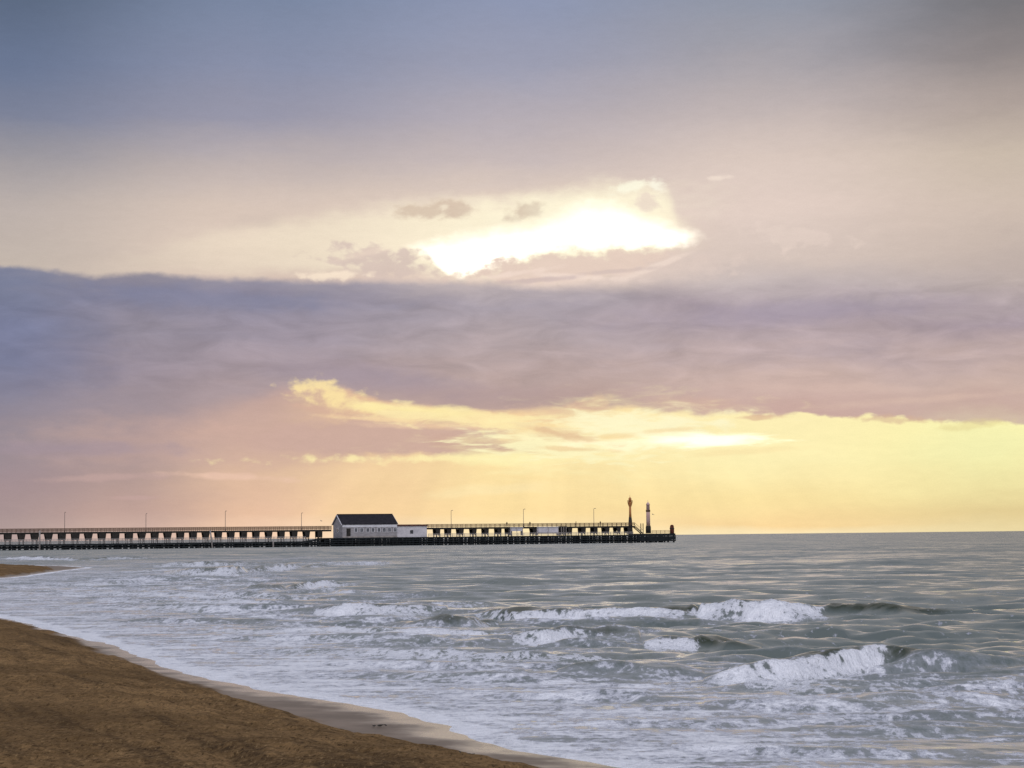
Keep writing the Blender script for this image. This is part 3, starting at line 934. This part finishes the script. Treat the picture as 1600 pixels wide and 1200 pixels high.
def ps(px, py=840, t=-3.5):
    """distance along the pier of the photo column px, on the plane y=t"""
    tx, _ = lvl(px, py)
    nx, ny = -pe.y, pe.x
    ox, oy = PA.x + nx * t, PA.y + ny * t
    return (tx * oy - ox) / (pe.x - tx * pe.y)


def pz(px, py, t=-3.5):
    s = ps(px, py, t)
    y = PA.y + pe.y * s + pe.x * t
    return CAM_H + lvl(px, py)[1] * y


def pw(s, t, z=0.0):
    return (PA.x + pe.x * s - pe.y * t, PA.y + pe.y * s + pe.x * t, z)


S0 = -36.0
S_R0, S_R1 = ps(478), ps(508)
S_HL, S_HR = ps(536), ps(621)
S_AX = ps(668)
S_UE = ps(994)
S_END = ps(1055)
Z_L, Z_H = pz(100, 850), pz(700, 838.5)
Z_U = pz(300, 829.5, -2.0)
Z_U2 = pz(800, 823.3, -2.0)
Z_E = pz(1040, 833.5)
print('pier', S_END, Z_L, Z_H, Z_U, Z_U2, Z_E, 'house', S_HL, S_HR)


def zlow(s):
    if s < S_R0:
        return Z_L
    if s < S_R1:
        return Z_L + (Z_H - Z_L) * (s - S_R0) / (S_R1 - S_R0)
    if s < S_UE:
        return Z_H
    return Z_E


pier = thing('pier', 'long dark timber pier on tarred piles with a raised railed walkway', 'pier', (PA.x, PA.y, 0), PRZ)


def slab(mb, s0, s1, t0, t1, za0, za1, th):
    mb.hexa([(s0, t0, za0 - th), (s1, t0, za1 - th), (s1, t1, za1 - th), (s0, t1, za0 - th), (s0, t0, za0), (s1, t0, za1), (s1, t1, za1), (s0, t1, za0)])


mb = MB()
slab(mb, S0, S_R0, -3.5, 3.0, Z_L, Z_L, .38)
slab(mb, S_R0, S_R1, -3.5, 3.0, Z_L, Z_H, .38)
slab(mb, S_R1, S_UE, -3.5, 3.0, Z_H, Z_H, .45)
slab(mb, S_R1 + 1, S_AX + 1, 3.0, 12.0, Z_H - .01, Z_H - .01, .40)
slab(mb, S_UE, S_END, -3.7, 3.2, Z_E, Z_E, .55)
mb.build('lower_deck', M['tar'], pier)

# upper walkway in two runs, either side of the house
S_U1 = ps(519)
mb = MB()
for a, b, z in ((S0, S_U1, Z_U), (S_AX, S_UE, Z_U2)):
    slab(mb, a, b, -2.6, 1.2, z, z, .34)
    for t in (-2.5, 1.0):
        mb.box(a, b, t, t + .18, z - .56, z - .342)
mb.build('upper_deck', M['dark'], pier)


def railing(a, b, z, t, gap, h, nrail=4, th=.06):
    m_ = MB()
    n = max(2, int((b - a) / gap))
    for i in range(n + 1):
        s = a + (b - a) * i / n
        m_.box(s - .05, s + .05, t - .05, t + .05, z, z + h)
    for k in range(nrail):
        zz = z + h * (k + 1) / nrail
        m_.box(a - .06, b + .06, t - .055, t + .055, zz - th, zz + th)
    return m_


H_R = pz(100, 824.6, -2.5) - pz(100, 829.5, -2.5)
H_R2 = pz(800, 818.8, -2.5) - pz(800, 823.3, -2.5)
for t in (-2.5, 1.1):
    railing(S0, S_U1, Z_U, t, 1.3, max(H_R, 1.05), 4, .085).build('railing', M['brown'], pier)
    railing(S_AX, S_UE, Z_U2, t, 1.6, max(H_R2, 1.0), 3, .085).build('railing', M['brown'], pier)
# low pale rail of the lower deck
railing(S0, S_R0, Z_L, -3.4, 1.0, 1.45, 5).build('low_railing', M['pale'], pier)
railing(S_AX + .3, S_UE - 1, Z_H, -3.4, 2.0, .95, 3).build('low_railing', M['pale'], pier)
railing(ps(1019), ps(1046), Z_E, -3.4, 1.4, 1.0, 3).build('low_railing', M['brown'], pier)

# piles: the front row, each of them a part
pile_mesh = None
n_pile = 100
vis0, vis1 = ps(-4), S_END - .35
for i in range(n_pile):
    s = vis0 + (vis1 - vis0) * i / (n_pile - 1)
    top = zlow(s) - .4
    o = None
    mb = MB()
    lean = random.uniform(-.10, .10)
    r = random.uniform(.20, .30)
    mb.lathe([(r * 1.08, -2.5), (r * 1.05, .3), (r, 1.0), (r * .95, top)], s, -3.15 + random.uniform(-.1, .1), 10)
    for v in mb.bm.verts:
        if v.co.z < 0:
            v.co.x += lean
    mb.build('pile', M['tar'], pier, True)
mb = MB()
for t in (-1.9, -.4, 1.2, 2.6):
    s = S0
    while s < S_END - .3:
        mb.lathe([(.26, -2.5), (.24, zlow(s) - .4)], s + random.uniform(-.3, .3), t + random.uniform(-.2, .2), 8)
        s += 1.55
for t in (5.5, 8.5, 11.5):
    s = S_R1 + 1.5
    while s < S_AX + .6:
        mb.lathe([(.26, -2.5), (.24, Z_H - .42)], s, t, 8)
        s += 1.7
s = S0
while s < vis0 - 1:
    mb.lathe([(.26, -2.5), (.24, Z_L - .4)], s, -3.15, 8)
    s += 2.1
tag(mb.build('rear_pile', M['tar'], pier), kind='stuff')
# wales and raking braces tying the piles together
mb = MB()
for z, t in ((.35, -3.5), (1.05, -3.48), (.5, 2.95), (1.2, 2.95), (.7, -.2)):
    mb.box(S0, S_END + .1, t - .13, t + .13, z, z + .28)
mb.box(S_R1, S_END + .1, -3.62, -3.5, 1.62, 1.95)
mb.build('wale', M['tar'], pier)
s = S0
while s < S_END - 4:
    zt = zlow(s) - .45
    MB().bar((s, -3.40, .1), (s + 3.4, -3.40, zt), .2, .12).build('brace', M['tar'], pier)
    s += 4.1

# trestles that carry the upper walkway: boarded heads on posts
def trestle(s, z0, z1, wt, wb, wide):
    m_ = MB()
    zb = z0 + (z1 - z0) * wide
    for t in (-2.45, .95):
        m_.hexa([(s - wb / 2, t, zb), (s + wb / 2, t, zb), (s + wb / 2, t + .14, zb), (s - wb / 2, t + .14, zb),
                 (s - wt / 2, t, z1), (s + wt / 2, t, z1), (s + wt / 2, t + .14, z1), (s - wt / 2, t + .14, z1)])
        for d in (-1, 1):
            m_.bar((s + d * wb * .36, t + .07, z0), (s + d * wb * .36, t + .07, zb - .002), .20)
    for d in (-1, 1):
        m_.bar((s + d * wb * .30, -2.2, z0 + .3), (s + d * wb * .30, .85, z1 - .3), .16)
    return m_


left_px = [14 - 20, 12.8, 34, 55, 76.5, 97.5, 118.5, 139, 160, 181, 202.5, 222.5, 243, 263, 283, 303]
left_px = [px for px in left_px]
while left_px[-1] + 19.6 < 516:
    left_px.append(left_px[-1] + 19.7)
for i, px in enumerate(left_px):
    s = ps(px, 836, -2.4)
    kk = 1 - .26 * min(max((px - 200) / 300, 0), 1)
    trestle(s, Z_L, Z_U - .564, 2.3 * kk + random.uniform(-.16, .12), 1.85 * kk + random.uniform(-.35, .15), .40).build('trestle', M['dark'], pier)
for px in (684.5, 702, 721, 741.5, 760.5, 780.5, 797, 836, 878, 891, 912, 931, 949, 967, 984):
    s = ps(px, 832, -2.4)
    trestle(s, Z_H, Z_U2 - .564, 1.45 + random.uniform(-.15, .25), 1.1 + random.uniform(-.15, .25), .30).build('trestle', M['dark'], pier)
# flight of steps from the walkway down to the pier head
mb = MB()
n = 9
for i in range(n):
    s = S_UE + .1 + i * .32
    z = Z_U2 - (i + 1) * (Z_U2 - Z_E) / (n + 1)
    mb.box(s, s + .36, -2.3, -.6, z - .07, z)
for t in (-2.42, -.56):
    mb.bar((S_UE, t, Z_U2 - .2), (S_UE + .1 + n * .32, t, Z_E + .02), .12, .3)
    mb.bar((S_UE, t, Z_U2 + 1.0), (S_UE + .1 + n * .32, t, Z_E + 1.1), .08, .08)
    mb.box(S_UE + n * .32, S_UE + n * .32 + .22, t - .1, t + .1, Z_E, Z_E + 3.4)
mb.build('steps', M['dark'], pier)
# boarded skirt of the pier head
mb = MB()
for i in range(5):
    mb.box(S_UE + .3, S_END, -3.88, -3.72, .45 + i * .42, .45 + i * .42 + .34)
    mb.box(S_END + .02, S_END + .18, -3.7, 3.1, .45 + i * .42, .45 + i * .42 + .34)
mb.build('fender_board', M['tar'], pier)

# ------------------------------------------------------------------ house on the pier
HZ0 = Z_H
HZE = pz(570, 818.6, -2.9)
HDEP = 12.2
HZR = pz(570, 804.6, -2.9 + HDEP / 2)
HF = -2.9                       # front wall plane
house = thing('pier_house', 'white boarded house with a steep dark slate roof standing on the pier', 'house', pw((S_HL + S_HR) / 2, HF + HDEP / 2, HZ0), PRZ)
L = (S_HR - S_HL) / 2
mb = MB()
hb = HDEP / 2
ze, zr = HZE - HZ0, HZR - HZ0
mb.box(-L, L, -hb, hb, 0, ze)
# gable ends
for x0, x1 in ((-L, -L + .3), (L - .3, L)):
    v = [mb.bm.verts.new(p) for p in ((x0, -hb, ze + .002), (x0, hb, ze + .002), (x0, 0, zr - .12), (x1, -hb, ze + .002), (x1, hb, ze + .002), (x1, 0, zr - .12))]
    for f in ((0, 1, 2), (3, 5, 4), (0, 2, 5, 3), (1, 4, 5, 2), (0, 3, 4, 1)):
        mb.bm.faces.new([v[i] for i in f])
mb.build('wall', M['wall'], house)
mb = MB()
ov = .35
for sg in (-1, 1):
    sl = (zr - ze) / hb
    y1, z1_ = sg * (hb + ov), ze - ov * sl
    mb.hexa([(-L - .25, y1, z1_), (L + .25, y1, z1_), (L + .25, 0, zr), (-L - .25, 0, zr),
             (-L - .25, y1, z1_ + .22), (L + .25, y1, z1_ + .22), (L + .25, 0, zr + .22), (-L - .25, 0, zr + .22)])
roof = mb.build('roof', M['slate'], house)
mb = MB()
mb.box(-L - .28, L + .28, -.16, .16, zr + .18, zr + .34)
mb.build('ridge_cap', M['slate'], roof)
# white bargeboards on the gables and a fascia below the eaves
for sx in (-L - .32, L + .26):
    mb = MB()
    for sg in (-1, 1):
        mb.bar((sx, sg * (hb + ov), ze - ov * (zr - ze) / hb - .05), (sx, 0, zr + .04), .34, .1)
    mb.build('bargeboard', M['trim'], house)
MB().box(-L - .05, L + .05, -hb - .12, -hb - .003, ze - 1.0, ze - .25).build('fascia', M['trim'], house)
MB().box(-L - .06, L + .06, -hb - .10, -hb - .003, 0, .42).build('plinth', M['pale'], house)
wpx = [544.5, 556, 565, 574.5, 582.5, 592, 600.5, 608.5, 617.5]
for i, px in enumerate(wpx):
    s = ps(px, 828, HF) - (S_HL + S_HR) / 2
    if i == 0:
        d = MB().box(s - .65, s + .65, -hb - .05, -hb - .004, .45, 2.9).build('door', M['dark'], house)
        MB().box(s + .40, s + .48, -hb - .12, -hb - .052, 1.5, 1.62).build('handle', M['steel'], d)
        continue
    w_, z0, z1 = .48, 1.75, 2.95
    fr = MB()
    for a in (-1, 1):
        fr.box(s + a * w_ - .07, s + a * w_ + .07, -hb - .09, -hb - .004, z0 - .1, z1 + .1)
    fr.box(s - w_ + .07, s + w_ - .07, -hb - .088, -hb - .004, z1, z1 + .1)
    fr.box(s - w_ + .07, s + w_ - .07, -hb - .088, -hb - .004, z0 - .1, z0)
    fr.box(s - .03, s + .03, -hb - .08, -hb - .004, z0, z1)
    wn = fr.build('window', M['trim'], house)
    MB().box(s - w_ + .07, s + w_ - .07, -hb - .05, -hb - .006, z0, z1).build('pane', M['glass'], wn)
# window in the seaward-left gable
gw = MB()
gw.box(-L - .08, -L - .004, -1.0, 1.0, 1.6, 3.1)
gw = gw.build('window', M['trim'], house)
MB().box(-L - .11, -L - .082, -.85, .85, 1.75, 2.95).build('pane', M['glass'], gw)
# low annex on the right
an0, an1 = L + .02, ps(667.5, 828, HF) - (S_HL + S_HR) / 2
anz = pz(645, 820.5, HF) - HZ0
ax = MB().box(an0, an1, -hb + .3, hb - 3.0, 0, anz - .3).build('annex', M['kiosk'], house)
mb = MB()
mb.hexa([(an0, -hb - .05, anz - .30), (an1 + .25, -hb - .05, anz - .30), (an1 + .25, hb - 2.7, anz - .1), (an0, hb - 2.7, anz - .1),
         (an0, -hb - .05, anz + .12), (an1 + .25, -hb - .05, anz + .12), (an1 + .25, hb - 2.7, anz + .3), (an0, hb - 2.7, anz + .3)])
mb.build('roof', M['tile'], ax)
for px in (643.5,):
    s = ps(px, 828, HF) - (S_HL + S_HR) / 2
    MB().box(s - .5, s + .5, -hb + .22, -hb + .296, 1.1, 2.2).build('window', M['glass'], ax)

# ------------------------------------------------------------------ street lamps on the walkway
lamp_px = [(101, 801), (228, 803), (352, 799), (471, 802), (705, 798), (818, 796), (928, 795)]
lamp_lab = [
    'thin lamp post on the pier walkway, nearest to the left edge of the photo',
    'thin lamp post on the pier walkway, second from the left edge',
    'thin lamp post on the pier walkway, third from the left edge',
    'thin lamp post on the pier walkway, just left of the white house',
    'thin lamp post on the pier walkway, first one right of the white house',
    'slightly taller lamp post on the pier walkway, rising between the two white shelters',
    'thin lamp post on the pier walkway, nearest to the two beacons',
]
LG = 'lamp posts along the pier walkway'
proto = None
for (px, py), lab in zip(lamp_px, lamp_lab):
    zz = Z_U if px < 515 else Z_U2
    s = ps(px, 820, .6)
    if proto is None:
        h = pz(px, py, .6) - zz
        proto = thing('street_lamp', lab, 'lamp post', pw(s, .6, zz), PRZ, LG)
        MB().lathe([(.15, 0), (.15, .5), (.09, .6), (.07, h - .3), (.06, h)], 0, 0, 10).build('pole', M['steel'], proto, True)
        mb = MB()
        mb.bar((0, 0, h - .03), (0, -1.0, h + .12), .10)
        mb.build('arm', M['steel'], proto)
        mb = MB()
        mb.hexa([(-.18, -1.6, h + .02), (.18, -1.6, h + .02), (.13, -.9, h + .02), (-.13, -.9, h + .02), (-.12, -1.55, h + .18), (.12, -1.55, h + .18), (.1, -.92, h + .2), (-.1, -.92, h + .2)])
        mb.build('lamp_head', M['steel'], proto)
        proto_h = h
    else:
        c = dup(proto, pw(s, .6, zz), PRZ, lab, LG)
        k = (pz(px, py, .6) - zz) / proto_h
        c.scale = (1, 1, k)

# ------------------------------------------------------------------ beacons at the pier head
def prof_px(px, pts, t):
    k = 2.5 / 12.1 * 1.02
    return [(w * k / 2, pz(px, y, t) - Z_E) for y, w in pts]


bx = ps(985, 825, -1.2)
b1 = thing('light_beacon', 'taller rust-orange beacon with a flared lantern basket and dark foot', 'beacon', pw(bx, -1.2, Z_E), PRZ, 'light beacons at the pier head')
MB().lathe(prof_px(985, [(833.8, 7.5), (826, 6.6), (814, 5.6), (808, 4.4)], -1.2), 0, 0, 16).build('foot', M['dark'], b1, True)
MB().lathe(prof_px(985, [(807.9, 4.2), (800, 3.6), (792, 3.4)], -1.2), 0, 0, 16).build('mast', M['rust'], b1, True)
g1 = MB().lathe(prof_px(985, [(791.9, 3.8), (788, 6.4), (785.5, 7.8), (784.8, 7.8), (784.7, 4.0)], -1.2), 0, 0, 16).build('gallery', M['rust'], b1)
mb = MB()
zz0, zz1 = pz(985, 785, -1.2) - Z_E, pz(985, 782, -1.2) - Z_E
for i in range(12):
    a = 2 * math.pi * i / 12
    mb.bar((.78 * math.cos(a), .78 * math.sin(a), zz0), (.82 * math.cos(a), .82 * math.sin(a), zz1), .07)
mb.lathe([(.86, zz1 - .05), (.86, zz1 + .03)], 0, 0, 16)
mb.build('rail', M['rust'], g1)
MB().lathe(prof_px(985, [(784.6, 4.4), (780.5, 4.4), (779.5, 5.2), (777.5, 2.0), (776.5, .7), (773.5, .4)], -1.2), 0, 0, 16).build('lantern', M['rust'], b1, True)

bx2 = ps(1013, 825, -1.0)
b2 = thing('light_beacon', 'shorter pale pinkish beacon column with a dark foot, near the pier tip', 'beacon', pw(bx2, -1.0, Z_E), PRZ, 'light beacons at the pier head')
MB().lathe(prof_px(1013, [(833.3, 8.4), (824, 8.2), (821, 6.8)], -1.0), 0, 0, 16).build('foot', M['dark'], b2, True)
MB().lathe(prof_px(1013, [(820.9, 6.2), (806, 6.0), (800, 6.0)], -1.0), 0, 0, 16).build('mast', M['pink'], b2, True)
MB().lathe(prof_px(1013, [(799.9, 6.2), (799, 7.0), (796.8, 7.0), (796.5, 6.0)], -1.0), 0, 0, 16).build('gallery', M['brown'], b2)
MB().lathe(prof_px(1013, [(796.4, 5.4), (789, 5.2), (788.8, 6.2), (787.6, 5.6), (785.6, 3.2), (784.6, .6), (781, .4)], -1.0), 0, 0, 16).build('lantern', M['pink'], b2, True)

# mooring post at the very tip
hp = pz(1050, 819.8, -2.6) - Z_E
mp_ = thing('mooring_post', 'thick reddish timber post with a rounded top at the tip of the pier', 'post', pw(ps(1050, 828, -2.6), -2.6, Z_E), PRZ)
MB().lathe([(.72, 0), (.72, hp * .35), (.66, hp * .75), (.58, hp * .9), (.34, hp * .98), (.05, hp)], 0, 0, 16).build('shaft', M['redwood'], mp_, True)
MB().lathe([(.75, hp * .5), (.77, hp * .52), (.77, hp * .6), (.74, hp * .62)], 0, 0, 16).build('iron_band', M['dark'], mp_)


# ------------------------------------------------------------------ shelters on the lower deck
def shelter(label, px0, px1, pyt, pyb, mat, t=-3.1, dep=2.2):
    s0, s1 = ps(px0, 828, t), ps(px1, 828, t)
    zt, zb = pz((px0 + px1) / 2, pyt, t), Z_H
    w = (s1 - s0) / 2
    r = thing('shelter', label, 'shelter', pw((s0 + s1) / 2, t + dep / 2, zb), PRZ, 'shelters on the lower deck')
    h = zt - zb
    f = MB()
    zp = pz((px0 + px1) / 2, pyb, t) - zb
    f.box(-w, w, -dep / 2, -dep / 2 + .08, zp, h - .16)
    f.build('front_panel', mat, r)
    for sx in (-1, 1):
        MB().box(sx * w - .05, sx * w + .05, -dep / 2 + .09, dep / 2, .15, h - .16).build('side_panel', mat, r)
    for sx in (-1, 0, 1):
        MB().box(sx * (w - .1) - .07, sx * (w - .1) + .07, -dep / 2 - .10, -dep / 2 - .002, 0, h - .16).build('post', M['pale'], r)
    MB().box(-w - .15, w + .15, -dep / 2 - .2, dep / 2 + .1, h - .158, h).build('roof', mat, r)


shelter('small white shelter with a low open front, left of the taller lamp post', 798, 817, 824.0, 830.0, M['kiosk'])
shelter('long white panelled shelter on the lower deck, halfway between house and beacons', 840, 873, 822.9, 834.0, M['kiosk'])
shelter('small dark shelter right beside the long white one', 876.5, 885, 822.0, 832.0, M['dark'])

# pale posts standing against the dark piles
for px, y0, y1, lab in ((62, 829, 851, 'pale post in front of the pier near its left end'),
                        (427, 845, 857, 'pale pile in front of the pier, left of the house'),
                        (332, 828, 850, 'pale leaning post on the pier, below the third lamp')):
    zt, t = pz(px, y0, -3.9), -3.9
    lean = .8 if px == 332 else 0
    o = MB().lathe([(.24, -2.0), (.24, zt - .3), (.2, zt - .05), (.08, zt)], 0, 0, 10)
    for v in o.bm.verts:
        v.co.x -= lean * v.co.z / 6
    o = o.build('mooring_pile', M['pale'], None, True)
    o.location = pw(ps(px, 845, t), t, 0)
    tag(o, lab, 'post', 'pale posts along the pier')

# ------------------------------------------------------------------ strollers on the walkway
def person_mesh():
    bm = bmesh.new()
    sk = bm.verts.layers.skin.verify()
    pts = [((0, 0, .93), .15, .11), ((0, 0, 1.15), .15, .10), ((0, 0, 1.38), .17, .11), ((0, 0, 1.50), .06, .06), ((0, 0, 1.60), .085, .095), ((0, 0, 1.70), .07, .08),
           ((.10, 0, .86), .09, .09), ((.11, .02, .48), .065, .065), ((.11, 0, .08), .045, .045), ((.11, -.14, .04), .04, .03),
           ((-.10, 0, .86), .09, .09), ((-.11, -.06, .48), .065, .065), ((-.11, .03, .08), .045, .045), ((-.11, -.12, .04), .04, .03),
           ((.21, 0, 1.40), .06, .06), ((.26, .02, 1.13), .048, .048), ((.24, -.12, .90), .036, .036), ((.24, -.17, .82), .03, .02),
           ((-.21, 0, 1.40), .06, .06), ((-.26, .02, 1.13), .048, .048), ((-.24, -.12, .90), .036, .036), ((-.24, -.17, .82), .03, .02)]
    vs = []
    for p, a, b in pts:
        v = bm.verts.new(p)
        v[sk].radius = (a, b)
        vs.append(v)
    vs[0][sk].use_root = True
    for a, b in ((0, 1), (1, 2), (2, 3), (3, 4), (4, 5), (0, 6), (6, 7), (7, 8), (8, 9), (0, 10), (10, 11), (11, 12), (12, 13), (2, 14), (14, 15), (15, 16), (16, 17), (2, 18), (18, 19), (19, 20), (20, 21)):
        bm.edges.new((vs[a], vs[b]))
    me = bpy.data.meshes.new('person')
    bm.to_mesh(me)
    bm.free()
    me.materials.append(M['cloth'])
    return me


pm = person_mesh()
for px, t, rz, lab in ((792, -1.2, .4, 'dark-clothed person on the pier walkway above the small white shelter'),
                       (828, -1.0, 2.2, 'dark-clothed person on the walkway just right of the taller lamp post'),
                       (900, -1.3, 1.5, 'dark-clothed person on the walkway right of the small dark shelter'),
                       (938, -1.1, -1.2, 'dark-clothed person on the walkway between the last lamp post and the beacons')):
    o = bpy.data.objects.new('person', pm)
    col.objects.link(o)
    o.location = pw(ps(px, 820, t), t, Z_U2)
    o.rotation_euler = (0, 0, PRZ + rz)
    o.modifiers.new('skin', 'SKIN')
    sb = o.modifiers.new('sub', 'SUBSURF')
    sb.levels = sb.render_levels = 1
    tag(o, lab, 'person', 'people on the pier walkway')


# ------------------------------------------------------------------ gulls
def gull_mesh():
    bm = bmesh.new()
    n = 8
    rings = []
    for y, r, z in ((-.26, .012, .0), (-.20, .035, .01), (-.10, .065, .0), (.02, .075, -.01), (.14, .05, 0), (.24, .03, .01), (.34, .04, .01)):
        rings.append([bm.verts.new((r * math.cos(2 * math.pi * i / n), y, z + (.35 if y > .3 else 1) * r * math.sin(2 * math.pi * i / n))) for i in range(n)])
    for a, b in zip(rings[:-1], rings[1:]):
        for i in range(n):
            bm.faces.new((a[i], a[(i + 1) % n], b[(i + 1) % n], b[i]))
    bm.faces.new(rings[0][::-1])
    bm.faces.new(rings[-1])
    for sg in (-1, 1):
        prev = None
        for x, y0, y1, z in ((.05, -.12, .08, .03), (.25, -.16, .04, .17), (.42, -.12, .03, .16), (.66, .02, .05, .08)):
            c = [bm.verts.new((sg * x, y0, z)), bm.verts.new((sg * x, (y0 + y1) / 2, z + .012)), bm.verts.new((sg * x, y1, z))]
            if prev:
                bm.faces.new((prev[0], prev[1], c[1], c[0]))
                bm.faces.new((prev[1], prev[2], c[2], c[1]))
            prev = c
    me = bpy.data.meshes.new('gull')
    bm.to_mesh(me)
    bm.free()
    me.materials.append(M['gull'])
    return me


gm = gull_mesh()
for px, py, dist, rz, lab in ((1020, 804, 520, .9, 'tiny gull flying just right of the pale beacon'),
                              (502, 814, 560, -1.0, 'tiny gull flying low just left of the house roof')):
    tx, tz = lvl(px, py)
    o = bpy.data.objects.new('gull', gm)
    col.objects.link(o)
    o.location = (tx * dist, dist, CAM_H + tz * dist)
    o.rotation_euler = (R(12), R(18), rz)
    tag(o, lab, 'bird', 'gulls over the pier')


# ------------------------------------------------------------------ weed left on the sand
def weed(px, py, z, size, lab, seed):
    r = random.Random(seed)
    m_ = MB()
    for i in range(26):
        a = r.uniform(0, 2 * math.pi)
        d = size * r.random() ** .6
        p0 = Vector((d * math.cos(a) * 1.6, d * math.sin(a), r.uniform(0, .02)))
        dr = Vector((r.uniform(-1, 1), r.uniform(-1, 1), r.uniform(-.15, .12))).normalized()
        p1 = p0 + dr * size * r.uniform(.3, .7)
        p1.z = max(p1.z, .0)
        m_.bar(p0, p1, size * r.uniform(.16, .34), size * r.uniform(.08, .16))
    x, y = at(px, py, z)
    zz = float(beach_z(np.array([[x]]), np.array([[y]]))[0][0, 0])
    x, y = at(px, py, zz)
    o = m_.build('seaweed_clump', M['weed'])
    o.location = (x, y, zz + .005)
    tag(o, lab, 'seaweed', 'seaweed clumps on the sand')


weed(593, 1135, .15, .055, 'dark clump of seaweed alone on the smooth wet strip', 1)
weed(728, 1181, .12, .06, 'dark clump of seaweed at the lower end of the sand edge', 2)
# ------------------------------------------------------------------ render settings
scene.view_settings.view_transform = 'Standard'
scene.view_settings.look = 'None'
scene.view_settings.exposure = 0
scene.render.engine = 'CYCLES'
scene.cycles.use_denoising = True
scene.cycles.max_bounces = 6
scene.cycles.diffuse_bounces = 1
scene.cycles.glossy_bounces = 2
scene.cycles.sample_clamp_indirect = 4
